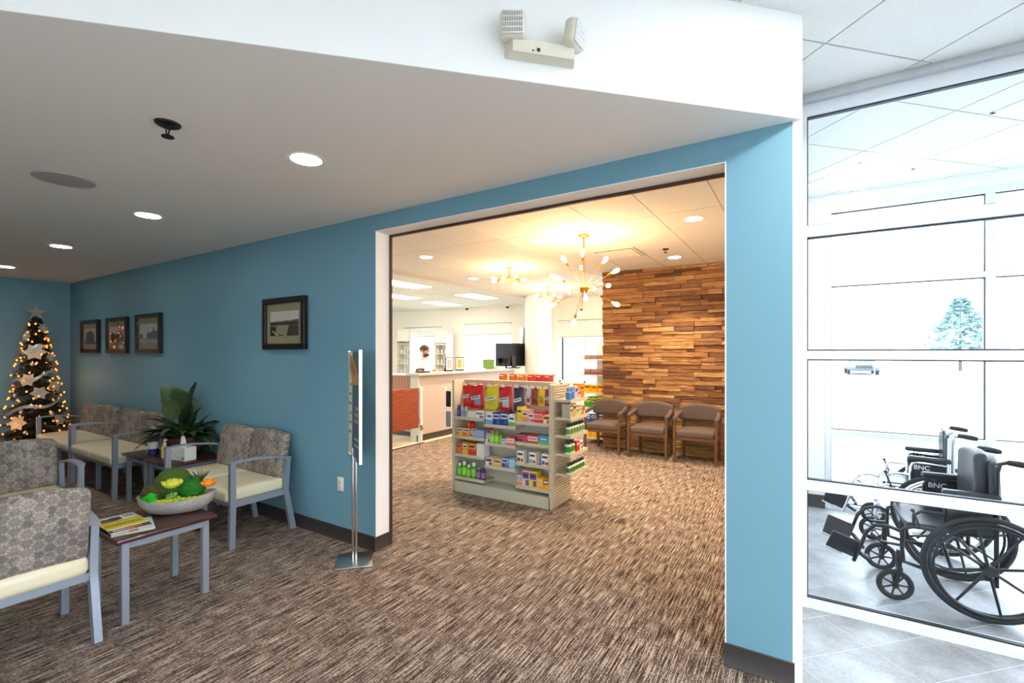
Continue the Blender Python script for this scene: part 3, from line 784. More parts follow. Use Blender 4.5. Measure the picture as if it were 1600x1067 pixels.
magazine('yellow magazine on top of the pile on the near table', (-3.70, -1.435), math.radians(88), TT+.013, .21, .275, .008, m_yellow)
# sign stand --------------------------------------------------------
t = thing('sign_stand', 'slim chrome sign stand with a tall poster panel by the opening', 'sign stand', (-2.945, -.22, 0))
part('base_plate', M().rbox((0, 0, .006), (.27, .27, .012), .003, 1).xf(lambda v: Matrix.Rotation(math.radians(47), 3, 'Z') @ v), 'brushed_steel', t)
part('base_pad', M().box(-.12, .12, -.12, .12, -.0001, .001).xf(lambda v: Matrix.Rotation(math.radians(47), 3, 'Z') @ v), 'rubber', t)
a152 = math.radians(152.2)
for s in (-1, 1): part('pole', M().cyl((s*.012*math.cos(a152+1.2), s*.012*math.sin(a152+1.2), .012), (s*.012*math.cos(a152+1.2), s*.012*math.sin(a152+1.2), .88), .009), 'chrome', t)
pn = put('poster_panel', M().box(-.2, .2, -.006, .006, .80, 1.63).mesh('poster_panel', 'acrylic', False), t, (0, 0, 0), (0, 0, a152))
part('frame_edge', M().box(-.208, -.198, -.011, .011, .79, 1.635).box(.198, .206, -.008, .008, .79, 1.635).box(-.2, .2, -.008, .008, .79, .80).box(-.2, .2, -.008, .008, 1.63, 1.637), 'chrome', pn, smooth=False)
m = M()
def PR(u0, z0, u1, z1, c, k, side=1):
    y = side*(.0066+.0002*k); m.color(L(*c)).poly([(u0, y, z0), (u1, y, z0), (u1, y, z1), (u0, y, z1)])
def PP(pts, c, k): m.color(L(*c)).poly([(u, .0066+.0002*k, z) for u, z in pts])
PR(-.195, .81, .195, 1.62, (70, 90, 104), 0); PP([(.195, .81), (.06, .81), (.04, 1.62), (.195, 1.62)], (226, 224, 206), 1)
PP([(-.19, 1.38), (.0, 1.36), (.16, 1.5), (.14, 1.6), (.02, 1.58), (-.12, 1.48)], (206, 142, 62), 2)
PP([(-.08, 1.47), (-.02, 1.43), (.1, 1.52), (.06, 1.55)], (160, 96, 44), 3)
for i in range(6): PR(.08, .98+i*.075, .18-.02*(i % 3), 1.0+i*.075, (120, 120, 112), 3)
for i in range(3): PR(-.16, 1.08+i*.05, -.02-.02*i, 1.105+i*.05, (196, 158, 92), 3)
for i in range(2): PR(-.17, .9+i*.05, -.03, .915+i*.05, (206, 206, 204), 3)
PR(-.195, .81, .195, 1.62, (54, 66, 80), 0, -1)
part('poster', m, 'print', pn, smooth=False)
# things on the end tables -----------------------------------------
t = thing('tissue_box', 'white tissue box with a tissue standing up, beside the potted plant', 'tissue box', (-5.385, -.365, TT), math.radians(8))
part('carton', M().box(-.118, .118, -.058, .058, 0, .135, .002), 'plastic_white', t, smooth=False)
m = M()
for i, (u, z, c) in enumerate([(-.09, .07, (92, 96, 110)), (-.04, .055, (92, 96, 110)), (.02, .075, (92, 96, 110)), (-.06, .03, (150, 150, 156)), (.0, .035, (92, 96, 110))]):
    m.color(L(*c)).poly([(u, -.0588, z), (u+.012, -.0588, z), (u+.012, -.0588, z+.008), (u, -.0588, z+.008)])
m.color(L(120, 176, 212)).poly([(.06, -.0588, .012), (.108, -.0588, .012), (.108, -.0588, .04), (.075, -.0588, .045)])
part('printed_pattern', m, 'print', t, smooth=False)
part('tissue', M().tube([(0, 0, .13), (.002, 0, .17), (-.004, .004, .21), (.0, 0, .235)], [.055, .045, .036, .024], 7).xf(lambda v: (v.x, v.y*.3, v.z)), 'tissue_white', t)
t = thing('spray_bottle', 'purple spray bottle with a white label on the end table', 'bottle', (-5.93, -.42, TT)); t.scale = (1.05, 1.05, 1.6)
part('body', M().lathe([(.0001, 0), (.045, 0), (.048, .01), (.048, .1), (.03, .13), (.014, .145), (.014, .16)], 18), 'purple_plastic', t)
part('label', M().lathe([(.0486, .04), (.0486, .085)], 18), 'plastic_white', t)
part('trigger', M().box(-.02, .05, -.012, .012, .155, .185, .004).bar([(0, -.0, .15), (0, -.0, .16)], .02, .02).box(.03, .045, -.006, .006, .12, .16), 'plastic_ivory', t)
t = thing('sanitizer_bottle', 'small yellow hand sanitizer bottle with a white pump on the end table', 'bottle', (-5.64, -.43, TT)); t.scale = (1.3, 1.3, 1.3)
part('body', M().lathe([(.0001, 0), (.022, 0), (.024, .008), (.024, .085), (.012, .1), (.012, .105)], 16), 'yellow_gel', t)
part('pump', M().lathe([(.014, .103), (.014, .118), (.005, .12), (.005, .14), (.0001, .14)], 12).box(-.006, .03, -.006, .006, .138, .15), 'plastic_white', t)
for i, (x, y, rz, lab) in enumerate([(-6.19, -.36, .4, 'crumpled white paper scrap on the end table, left one'), (-6.12, -.28, 1.2, 'small clear wrapper on the end table, middle one'), (-6.06, -.40, .2, 'folded white card on the end table, right one')]):
    rr = random.Random(80+i); m = M(); m.ball((0, 0, .012), .03, 9, 6, (1.3, .8, .4)); m.xf(lambda v: (v.x+rr.uniform(-.006, .006), v.y+rr.uniform(-.006, .006), max(0, v.z+rr.uniform(-.004, .006))))
    solo('paper_scrap', m, 'tissue_white', lab, 'paper', (x, y, TT), (0, 0, rz), 'paper scraps on the end table')
# potted plant ------------------------------------------------------
t = thing('potted_plant', 'leafy green plant in a brown glazed pot on the end table', 'plant', (-5.72, -.20, TT))
part('pot', M().lathe([(.0001, 0), (.11, 0), (.15, .03), (.182, .1), (.186, .16), (.19, .185), (.178, .19), (.17, .17), (.165, .15), (.0001, .15)], 28), 'terracotta', t, ang=60)
part('soil', M().lathe([(.0001, .155), (.168, .152), (.16, .14), (.0001, .14)], 20), 'trunk', t)
def leaf(base, az, length, width, rise, droop, mat, name='leaf', fold=.18, n=7, wave=0, tip=1.0, roll=0):
    m = M(); pts = []; a = Vector((math.cos(az), math.sin(az), 0)); s = Vector((-math.sin(az), math.cos(az), 0)); rows = []
    for i in range(n+1):
        u = i/n; ang = rise-droop*u
        if i == 0: p = Vector(base)
        else: p = p+(a*math.cos(ang)+Vector((0, 0, 1))*math.sin(ang))*(length/n)
        w = width*(math.sin(PI*min(1, (u*.96+.04)**(.8 if tip == 1 else .55)))**.8 if i < n else .02)
        up = Vector((0, 0, 1))*math.cos(ang)-a*math.sin(ang)
        wv = wave*math.sin(u*9); s2 = s*math.cos(roll)+up*math.sin(roll); up2 = up*math.cos(roll)-s*math.sin(roll)
        rows.append((p-s2*w/2+up2*(w*fold+wv), p, p+s2*w/2+up2*(w*fold-wv)))
    b = len(m.v)
    for r in rows: m.v += [(q.x, min(q.y, .19), q.z) for q in r]
    for i in range(n):
        q = b+3*i; m.face((q, q+1, q+4, q+3)); m.face((q+1, q+2, q+5, q+4))
    # underside for thickness
    k = len(m.v); m.v += [(v[0], v[1], v[2]-.0015) for v in m.v[b:k]]
    for i in range(n):
        q = k+3*i; m.face((q+3, q+4, q+1, q)); m.face((q+4, q+5, q+2, q+1))
    part(name, m, mat, t, ang=60)
rl = random.Random(21)
# direction in the picture: camera right is (.85,.53), towards the camera is (.53,-.85)
def cam_az(right, front): return math.atan2(.528*right-.849*front, .849*right+.528*front)
part('stem', M().tube([(0, 0, .15), (-.01, .0, .35), (-.02, 0, .5)], .009, 6), 'leaf_dark', t)
part('stem', M().tube([(0.02, 0.02, .15), (.05, .02, .35), (.07, .02, .48)], .009, 6), 'leaf_dark', t)
leaf((.0, -.02, .40), cam_az(-.8, .45), .40, .36, 1.25, .35, 'leaf_mid', 'broad_leaf', .08, 9, .012, .5, -1.0)
leaf((.05, .0, .34), cam_az(.75, .5), .48, .32, 1.25, .15, 'leaf_dark', 'broad_leaf', .12, 9, .012, .5, .9)
leaf((.06, .0, .24), cam_az(.8, .5), .40, .22, 1.0, .4, 'leaf_dark', 'broad_leaf', .12, 8, .008, .5, .6)
leaf((-.01, -.02, .5), cam_az(-1, .1), .26, .13, .75, .9, 'leaf_dark', 'broad_leaf', .12, 8, .004, 1.0, -.5)
leaf((.0, -.03, .40), cam_az(-.1, 1), .34, .26, 1.5, .7, 'leaf_mid', 'broad_leaf', .1, 8, .008, .5)
leaf((-.02, 0, .2), cam_az(-1, .1), .62, .03, 1.15, 1.5, 'leaf_dark', 'strap_leaf')
leaf((-.05, -.03, .16), cam_az(-1, .25), .60, .1, .35, .6, 'leaf_pale', 'strap_leaf', .12)
leaf((.08, 0, .2), cam_az(1, -.05), .34, .05, .9, .2, 'leaf_dark', 'strap_leaf')
leaf((.1, -.03, .16), cam_az(1, .3), .40, .07, .6, 1.5, 'leaf_mid', 'strap_leaf')
for i in range(84):
    az = rl.uniform(0, 2*PI); ln = rl.uniform(.24, .44); bx = rl.uniform(.02, .12)
    if math.sin(az) > .75 and ln > .2: ln = .19
    leaf((math.cos(az)*bx, math.sin(az)*bx, .155), az+rl.uniform(-.3, .3), ln, rl.uniform(.055, .115), rl.uniform(.55, 1.4), rl.uniform(.7, 1.7), rl.choice(['leaf_dark', 'leaf_mid', 'leaf_mid', 'leaf_dark', 'leaf_pale']), 'strap_leaf')
# Christmas tree ----------------------------------------------------
TX, TY = -9.62, -.50
t = thing('christmas_tree', 'slim dark artificial Christmas tree in the far corner', 'tree', (TX, TY, 0))
part('trunk', M().cyl((0, 0, 0.03), (0, 0, 2.05), .025, .008, 10), 'trunk', t)
for k in range(3): a = 2*PI*k/3; part('stand_leg', M().tube([(0, 0, .12), (.14*math.cos(a), .14*math.sin(a), .02), (.2*math.cos(a), .2*math.sin(a), .012)], .012, 6), 'black_metal', t)
rt = random.Random(5)
def tree_r(z): return .365*(1-(z-.22)/1.93)**.8+.03 if z < 2.12 else .02
br = M(); nd_ = M()
for i in range(520):
    z0 = .22+1.82*(1-math.sqrt(rt.random())*1.0) if False else .22+1.86*(rt.random()**1.25)
    az = rt.uniform(0, 2*PI); R = tree_r(z0)*rt.uniform(.75, 1.08); d = Vector((math.cos(az), math.sin(az), 0))
    p0 = Vector((0, 0, z0+.1)); p1 = d*R+Vector((0, 0, z0+rt.uniform(-.05, .03)))
    ax = (p1-p0); lnth = ax.length
    for k in range(20):
        u = .25+.75*k/19; c = p0+ax*u; s = d.cross(Vector((0, 0, 1)))
        for sg in (-1, 1):
            q = (s*sg*rt.uniform(.6, 1)+d*.7+Vector((0, 0, rt.uniform(-.5, .7)))).normalized()*rt.uniform(.035, .06)*(1.15-.4*u)
            w = Vector((rt.uniform(-1, 1), rt.uniform(-1, 1), rt.uniform(-1, 1))).normalized()*.006
            nd_.poly([c-w, c+w, c+q])
    if i % 3 == 0: br.tube([p0, p1], [.006, .002], 4)
part('branches', br, 'trunk', t)
o = part('needles', nd_, 'spruce', t, smooth=False); o['kind'] = 'stuff'
sl = thing('string_lights', 'string of warm orange lights wound round the Christmas tree', 'string lights', (TX, TY, 0))
bm_ = M().ball((0, 0, 0), .0115, 8, 6, (1, 1, 1.3)).mesh('bulb', 'fairy_glow'); pts = []
N = 150
for i in range(N*3):
    u = i/(N*3-1); z = .26+1.78*u; a = u*2*PI*15+.3*math.sin(i); R = tree_r(z)*1.0+.012
    pts.append((R*math.cos(a), R*math.sin(a), z))
    if i % 3 == 0: put('bulb', bm_, sl, (R*1.03*math.cos(a)+rt.uniform(-.02, .02), R*1.03*math.sin(a)+rt.uniform(-.02, .02), z+rt.uniform(-.03, .03)))
part('wire', M().tube(pts, .0018, 4), 'leaf_dark', sl)
lamp('POINT', 'glow', sl, (.30, -.30, .6), .7, (1, .5, .18), .2); lamp('POINT', 'glow', sl, (.2, -.22, 1.4), .6, (1, .5, .18), .2); lamp('POINT', 'glow', sl, (.1, .2, 1.2), .5, (1, .5, .18), .15)
def on_tree(ang, z, k=1.04): R = tree_r(z)*k; return (TX+R*math.cos(ang), TY+R*math.sin(ang), z)
CA = math.atan2(-2.644-TY, -TX)
# star
m = M(); q = []
for i in range(10):
    a = PI/2+2*PI*i/10; r = .125 if i % 2 == 0 else .05; q.append((r*math.cos(a), 0, r*math.sin(a)))
for s in (-1, 1):
    for i in range(10): m.poly([q[i], q[(i+1) % 10], (0, s*.03, 0)])
solo('star_topper', m, 'glitter', 'silver glitter star on top of the Christmas tree', 'star', (TX, TY, 2.20), (0, 0, CA+PI/2), smooth=False)
def poinsettia(label, da, z, r):
    p = on_tree(CA+da, z, 1.06); t2 = thing('poinsettia', label, 'flower', p, 0, 'white silk poinsettias on the tree')
    n = Vector((math.cos(CA+da), math.sin(CA+da), .25)).normalized(); s = n.cross(Vector((0, 0, 1))).normalized(); u = s.cross(n)
    for k in range(11):
        a = 2*PI*k/6+(.5 if k > 5 else 0); l = r if k < 6 else r*.6
        d = (s*math.cos(a)+u*math.sin(a)); e = (-s*math.sin(a)+u*math.cos(a)); h = .25*l if k > 5 else .1*l
        m = M(); m.v += [tuple(v) for v in (Vector((0, 0, 0)), d*l*.5+e*l*.36+n*h, d*l+n*h*.6, d*l*.5-e*l*.36+n*h, d*l*.5+n*h*.55)]
        m.face((0, 4, 1)); m.face((1, 4, 2)); m.face((2, 4, 3)); m.face((3, 4, 0)); part('petal', m, 'silk_white', t2, smooth=False)
    part('centre', M().ball(tuple(n*.015), .012, 8, 5), 'petal_yellow', t2)
for da, z, r, lab in [(-.1, 1.62, .15, 'largest white poinsettia near the top of the tree'), (-.35, 1.22, .12, 'white poinsettia left of centre, mid tree'), (.1, 1.03, .12, 'white poinsettia at the tree centre'), (.75, 1.12, .11, 'white poinsettia at the right side, mid tree'),
                      (-.55, .62, .13, 'white poinsettia low on the left of the tree'), (.9, 1.55, .09, 'white poinsettia on the upper right of the tree'), (-1.0, 1.85, .1, 'small white poinsettia upper left under the star'), (.8, 1.98, .09, 'small white poinsettia right beside the star'), (.7, .62, .1, 'white poinsettia low on the right of the tree')]: poinsettia(lab, da, z, r*.88)
for i, (da, z, lab) in enumerate([(-.2, 1.45, 'silver ball ornament just under the largest poinsettia'), (.35, 1.3, 'silver ball ornament right of tree centre'), (-.9, 1.0, 'silver ball ornament on the left edge, mid tree'), (.0, .83, 'silver ball ornament below the central poinsettia'), (-.5, .78, 'silver ball ornament above the low left poinsettia'), (.9, .92, 'silver ball ornament on the right edge'), (.5, .72, 'silver ball ornament low right of centre'), (-.3, .48, 'silver ball ornament lowest on the tree'), (.4, 1.7, 'silver ball ornament high on the right')]):
    solo('ball_ornament', M().ball((0, 0, 0), .03, 14, 8).lathe([(.008, .028), (.008, .04), (.0001, .04)], 8), 'silver_ball', lab, 'ornament', on_tree(CA+da, z), group='silver balls on the tree')
m = M(); pts = []
for i in range(160):
    u = i/159; z = .5+1.35*u; a = CA+1.2+u*2*PI*3.2; R = tree_r(z)*1.05+.01; pts.append((R*math.cos(a), R*math.sin(a), z+.03*math.sin(i*.55)))
for i in range(159):
    a, b_ = Vector(pts[i]), Vector(pts[i+1]); h = Vector((0, 0, .022)); m.poly([a-h, b_-h, b_+h, a+h])
solo('ribbon_garland', m, 'glitter', 'thin silver ribbon wound round the Christmas tree', 'ribbon', (TX, TY, 0))
# ================================================================== PHARMACY
for (x, y), s in zip([(-.95, 2.42), (-2.78, 2.42), (-4.61, 2.42), (-1.568, 4.32), (-5.20, 4.36), (-3.4, 6.2)],
                     ['far right beside the blue pillar', 'just left of the spiky chandelier', 'far left near the counter', 'right in front of the wood wall', 'farthest left by the soffit line', 'deep in the room']):
    recessed((x, y), CP, 'round recessed light in the warm tiled ceiling, '+s, 'recessed lights in the pharmacy', CAN_W, col=(1, .79, .55))
for k, (cx, cy, sx, sy, lab) in enumerate([(-6.85, 4.2, .3, .6, 'nearest the opening'), (-6.8, 6.65, .3, .6, 'middle of the row'), (-8.45, 5.6, .3, .6, 'at the left edge, second row'), (-8.6, 7.5, .3, .6, 'deepest, near the back wall'), (-8.45, 3.4, .3, .6, 'hidden far left'), (-10.3, 6.2, .3, .6, 'far left third row')]):
    t = thing('troffer_light', 'long bright ceiling panel over the pharmacy work area, '+lab, 'ceiling light', (cx, cy, CP-.0), 0, 'work area ceiling panels')
    part('frame', M().box(-sx, sx, -sy, -sy+.03, -.006, -.0005).box(-sx, sx, sy-.03, sy, -.006, -.0005).box(-sx, -sx+.03, -sy, sy, -.006, -.0005).box(sx-.03, sx, -sy, sy, -.006, -.0005), 'plastic_white', t, smooth=False)
    part('diffuser', M().box(-sx+.03, sx-.03, -sy+.03, sy-.03, -.004, -.0005), 'troffer_glow', t, smooth=False)
# air vent ----------------------------------------------------------
t = thing('ceiling_vent', 'square louvred air vent in the tiled ceiling behind the spiky chandelier', 'vent', (-2.165, 3.62, CP))
part('frame', M().box(-.3, .3, -.3, -.26, -.01, -.0005).box(-.3, .3, .26, .3, -.01, -.0005).box(-.3, -.26, -.26, .26, -.01, -.0005).box(.26, .3, -.26, .26, -.01, -.0005), 'grid_white', t, smooth=False)
part('throat', M().box(-.26, .26, -.26, .26, -.003, -.0005), 'oak_dark', t, smooth=False)
for i in range(5): part('louvre', M().bar([(0, -.2+.1*i, -.004), (0, -.16+.1*i, -.02)], .5, .004), 'grid_white', t, smooth=False)
# chandeliers -------------------------------------------------------
def bulb_on(t, p, d, base='socket'):
    d = Vector(d).normalized(); p = Vector(p); so = part('socket', M().cyl(p, p+d*.05, .014, .016, 10), 'brass', t)
    q = p+d*.05; prof = [(.0, .011), (.02, .014), (.045, .024), (.07, .026), (.09, .016), (.1, .002)]
    part('bulb', M().tube([q+d*a for a, _ in prof], [r for _, r in prof], 10), 'bulb_glow', so)
t = thing('sputnik_chandelier', 'spiky brass starburst chandelier with many bulbs hanging on a rod', 'chandelier', (-2.17, 2.43, CP))
hz = -.63
part('canopy', M().lathe([(.0001, -.03), (.05, -.03), (.062, -.02), (.064, 0), (.0001, 0)], 24), 'brass', t)
part('rod', M().cyl((0, 0, -.03), (0, 0, hz), .009), 'brass', t)
part('hub', M().ball((0, 0, hz), .052, 20, 12), 'brass', t)
rv = Vector((.849, .528, 0)); fv = Vector((-.528, .849, 0))
for (a, b_, c_) in [(-.239, .359, 0), (-.03, .40, -.10), (.02, .30, .30), (.284, .381, 0), (-.34, .179, .18), (.336, .179, -.15), (.345, .075, .25), (-.30, .075, -.25), (-.411, -.217, 0), (.426, -.202, 0), (-.037, -.164, -.40), (.015, -.27, .34), (.19, .06, .40), (-.12, .02, .44), (-.1, -.36, .1)]:
    d = (rv*a+fv*c_+Vector((0, 0, b_))); n = d.normalized(); l = .44
    arm = part('arm', M().cyl(n*.045+Vector((0, 0, hz)), n*(l-.12)+Vector((0, 0, hz)), .0035, n=6), 'brass', t)
    bulb_on(t, n*(l-.125)+Vector((0, 0, hz)), n)
lamp('POINT', 'light_source', t, (0, 0, hz+.12), CHAND_W, (1, .6, .28), .2)
def semi_flush(label, loc, n=8):
    t = thing('ring_chandelier', label, 'chandelier', (loc[0], loc[1], CP), 0, 'brass ring ceiling fixtures')
    part('canopy', M().lathe([(.0001, -.025), (.055, -.025), (.065, -.015), (.066, 0), (.0001, 0)], 24), 'brass', t)
    part('rod', M().cyl((0, 0, -.025), (0, 0, -.2), .008), 'brass', t)
    part('ring', M().torus((0, 0, -.2), .16, .013, 'z', 32, 8), 'brass', t)
    for k in range(2): a = k*PI/2; part('cross_bar', M().cyl((-.16*math.cos(a), -.16*math.sin(a), -.2), (.16*math.cos(a), .16*math.sin(a), -.2), .006), 'brass', t)
    for k in range(n):
        a = 2*PI*k/n+.2; d = Vector((math.cos(a), math.sin(a), .12 if k % 2 else -.1)); bulb_on(t, Vector((.16*math.cos(a), .16*math.sin(a), -.2)), d)
    lamp('POINT', 'light_source', t, (0, 0, -.27), CHAND_W*.8, (1, .6, .28), .15)
semi_flush('brass ring light with bulbs close to the ceiling, left of the spiky one', (-4.03, 3.74))
semi_flush('brass ring light farthest back, beside the white column', (-4.55, 6.1))
# gondola -----------------------------------------------------------
GX0, GX1, GY0, GY1, GB = -3.485, -2.185, 1.63, 2.08, 1.86
t = thing('gondola_shelf', 'tan free-standing shop gondola stocked with medicines', 'shelf', ((GX0+GX1)/2, 1.85, 0))
ox, oy = (GX0+GX1)/2, 1.85
def G_(m): return m.xf(lambda v: (v.x-ox, v.y-oy, v.z))
part('kick_plate', G_(M().box(GX0+.02, GX1-.02, GY0, GY0+.02, .0, .105)), 'gondola_tan', t, smooth=False)
part('kick_plate', G_(M().box(GX0+.02, GX1-.02, GY1-.02, GY1, .0, .105)), 'gondola_tan', t, smooth=False)
part('base_deck', G_(M().box(GX0+.02, GX1-.02, GY0, GY1, .105, .12)), 'gondola_tan', t, smooth=False)
bp = M().box(GX0+.02, GX1-.02, GB-.012, GB+.012, .12, 1.28)
part('back_panel', G_(bp), 'gondola_dark', t, smooth=False)
g = M()
for k in range(44): g.box(GX0+.02, GX1-.02, GB-.014, GB-.011, .135+k*.026, .135+k*.026+.022)
part('slat_face', G_(g), 'gondola_tan', t, smooth=False)
for x in (GX0, GX1-.028): part('end_upright', G_(M().box(x, x+.028, GY0, GY1, 0, 1.29)), 'gondola_tan', t, smooth=False)
g = M()
for k in range(46): g.box(GX1, GX1+.012, GY0+.03, GY1-.005, .02+k*.0275, .02+k*.0275+.021)
part('end_slats', G_(g), 'gondola_tan', t, smooth=False)
part('top_cap', G_(M().box(GX0, GX1, GB-.03, GB+.03, 1.28, 1.295)), 'gondola_tan', t, smooth=False)
BAY = {'left': (-3.457, -3.035), 'middle': (-3.032, -2.625), 'right': (-2.622, -2.213)}
LEV = {'left': [.868, .645, .435, .172], 'middle': [.813, .606, .353], 'right': [.876, .655, .435, .188]}
def shelf_m(w, d): return M().box(0, w, 0, d, -.012, 0).box(0, w, -.004, .008, -.03, .004).box(0, .004, 0, d, -.03, 0).box(w-.004, w, 0, d, -.03, 0)
for bn in BAY:
    a, b_ = BAY[bn]; me = shelf_m(b_-a, GB-.014-1.645).mesh('shelf', 'gondola_tan', False)
    for z in LEV[bn]: put('shelf', me, t, (a-ox, 1.645-oy, z))
EL = [1.13, .945, .76, .572, .366]
me = M().box(0, .17, 0, .44, -.012, 0).box(.166, .174, 0, .44, -.028, .006).box(0, .17, -.002, .004, -.024, .004).box(0, .17, .436, .442, -.024, .004).mesh('end_shelf', 'gondola_tan', False)
for z in EL: put('end_shelf', me, t, (GX1+.012-ox, 1.70-oy, z))
HK = []
def hook(x, z):
    HK.append(put('peg_hook', M().tube([(0, 0, .01), (0, -.17, .0), (0, -.185, .012)], .003, 5).box(-.022, .022, -.192, -.188, .0, .032).mesh('peg_hook', 'plastic_white', False), t, (x-ox, GB-.014-oy, z)))
# --- goods
ORD = ['first', 'second', 'third', 'fourth', 'fifth', 'sixth', 'seventh', 'eighth', 'ninth', 'tenth', 'eleventh', 'twelfth']
def c_(q): return L(*q)
def carton(w, d, h, main, label, acc, style=0):
    m = M().color(c_(main)).box(-w/2, w/2, 0, d, 0, h); y = -.0006
    def R(u0, v0, u1, v1, col, yy): m.color(c_(col)).poly([(-w/2+w*u0, yy, h*v0), (-w/2+w*u1, yy, h*v0), (-w/2+w*u1, yy, h*v1), (-w/2+w*u0, yy, h*v1)])
    dark = (60, 60, 84) if sum(label) > 380 else (240, 240, 240)
    if style == 0: R(.06, .5, .94, .9, label, y); R(.14, .62, .86, .78, dark, y-.0004); R(.5, .08, .94, .42, acc, y)
    elif style == 1: R(.0, .0, 1, .38, acc, y); R(.1, .52, .9, .84, label, y); R(.2, .6, .8, .74, dark, y-.0004)
    elif style == 2:
        R(.0, .55, 1, .95, label, y); R(.1, .64, .86, .82, dark, y-.0004); R(.08, .1, .46, .42, acc, y); R(.56, .1, .92, .34, (196, 60, 40), y)
    elif style == 3:
        R(.05, .3, .95, .85, label, y)
        for i in range(5): R(.12+.16*i, .42, .22+.16*i, .74, main, y-.0004)
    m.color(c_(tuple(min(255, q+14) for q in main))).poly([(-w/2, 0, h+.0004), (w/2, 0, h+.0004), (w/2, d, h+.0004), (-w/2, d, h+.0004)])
    return m
def bottle(r, h, body, label, cap, sh=.7):
    m = M().color(c_(body)).lathe([(.0001, 0), (r*.95, 0), (r, .006), (r, h*sh), (r*.55, h*sh+r*.4)], 12, (0, r, 0))
    m.color(c_(label)).lathe([(r*1.015, h*.14), (r*1.015, h*sh*.86)], 12, (0, r, 0))
    m.color(c_(cap)).lathe([(r*.62, h*sh+r*.35), (r*.62, h), (.0001, h)], 12, (0, r, 0)); return m
def bag(w, h, d, main, label, acc):
    m = M(); n, k = 6, 6; rows = []
    for sg in (-1, 1):
        b0 = len(m.v)
        for j in range(k+1):
            for i in range(n+1):
                u, v = i/n, j/k; puff = (max(0, math.sin(PI*u))**.6)*(max(0, math.sin(PI*min(1, v*1.06)))**.6)
                m.v.append((-w/2+w*u, sg*d/2*puff, -h+h*v))
        for j in range(k):
            for i in range(n):
                q = b0+j*(n+1)+i; m.color(c_(acc if (j in (1, 2) and 2 <= i <= 4) else main)); m.face((q, q+1, q+n+2, q+n+1))
    y = -d/2-.004
    m.color(c_(label)).poly([(-w*.4, y, -h*.62), (w*.36, y, -h*.52), (w*.36, y, -h*.36), (-w*.4, y, -h*.46)])
    dk = (60, 50, 66)
    for i in range(5):
        u = -.3+.12*i; m.color(c_(dk)).poly([(w*u, y-.0006, -h*(.555-.016*i)), (w*(u+.08), y-.0006, -h*(.547-.016*i)), (w*(u+.08), y-.0006, -h*(.47-.016*i)), (w*u, y-.0006, -h*(.478-.016*i))])
    m.color(c_(main)).box(-w*.46, w*.46, -.001, .001, -.002, .022); return m
NAMES = {}
def goods(kind, m, desc, cat, loc, rz, grp, where):
    solo(kind, m, 'print', desc+' '+where, cat, loc, (0, 0, rz), grp, smooth=kind != 'medicine_carton')
def row(bay, lev, items, depth=.12):
    a, b_ = BAY[bay]; z = LEV[bay][lev]+.0008; x = a+.012
    tot = sum(i[1] for i in items); gap = max(.0015, (b_-a-.024-tot)/max(1, len(items)-1)); gap = min(gap, .012)
    sh = ['top', 'second', 'third', 'bottom'][lev] if len(LEV[bay]) == 4 else ['top', 'middle', 'bottom'][lev]
    for n, it in enumerate(items):
        w = it[1]; cx = x+w/2; x += w+gap+(it[7] if len(it) > 7 else 0)
        where = f'{ORD[n]} on the {sh} shelf of the {bay} bay'
        grp = f'goods on the {sh} shelf of the {bay} bay'
        if it[0] == 'c': goods('medicine_carton', carton(w, depth, it[2], it[3], it[4], it[5], n % 4 if len(it) < 9 else it[8]), it[6]+',', 'box', (cx, 1.652, z), 0, grp, where)
        else: goods('medicine_bottle', bottle(w/2, it[2], it[3], it[4], it[5]), it[6]+',', 'bottle', (cx, 1.652, z), 0, grp, where)
WH = (240, 238, 234)
row('left', 0, [('b', .046, .135, (58, 48, 96), (96, 84, 140), (70, 60, 120), 'dark purple bottle'), ('b', .044, .13, (200, 204, 226), (168, 170, 206), (226, 190, 196), 'pale lilac bottle with pink cap'), ('b', .04, .125, (190, 206, 220), (150, 168, 196), (226, 190, 196), 'pale blue bottle with pink cap'),
    ('c', .105, .075, (238, 226, 190), WH, (236, 206, 120), 'cream and yellow carton'), ('c', .12, .078, WH, (226, 220, 224), (140, 110, 150), 'white carton with purple stripe')])
row('left', 1, [('c', .1, .098, (240, 140, 30), WH, (250, 196, 60), 'orange carton with white lettering', 0, 0), ('c', .1, .1, (238, 120, 26), WH, (244, 170, 50), 'deep orange carton with white lettering', 0, 0), ('c', .055, .085, (236, 236, 240), (60, 70, 130), (60, 70, 130), 'small white and navy carton'), ('c', .13, .09, (150, 166, 206), (176, 188, 220), (120, 136, 184), 'wide blue-grey carton')])
row('left', 2, [('c', .075, .125, (232, 100, 40), (244, 140, 70), (206, 130, 150), 'orange carton with pink picture'), ('c', .085, .14, (240, 160, 30), WH, (250, 190, 70), 'yellow-orange carton with white top'), ('c', .1, .14, (236, 96, 34), (246, 170, 70), (190, 60, 60), 'bright orange carton with fruit picture'), ('c', .1, .145, (242, 236, 230), WH, (226, 200, 190), 'tall white carton')])
row('left', 3, [('b', .058, .15, (96, 186, 40), (150, 214, 90), (244, 244, 240), 'short green bottle with white cap'), ('b', .064, .178, (86, 180, 36), (160, 220, 100), (244, 244, 240), 'tall green bottle with white cap'), ('b', .058, .15, (96, 186, 40), (150, 214, 90), (244, 244, 240), 'small green bottle with white cap'), ('b', .066, .178, (70, 172, 40), (150, 216, 100), (244, 244, 240), 'large green bottle with white cap'),
    ('b', .058, .14, (96, 70, 130), (150, 120, 160), (150, 150, 170), 'purple bottle'), ('b', .056, .13, (70, 50, 100), (140, 110, 150), (70, 50, 90), 'dark plum bottle')])
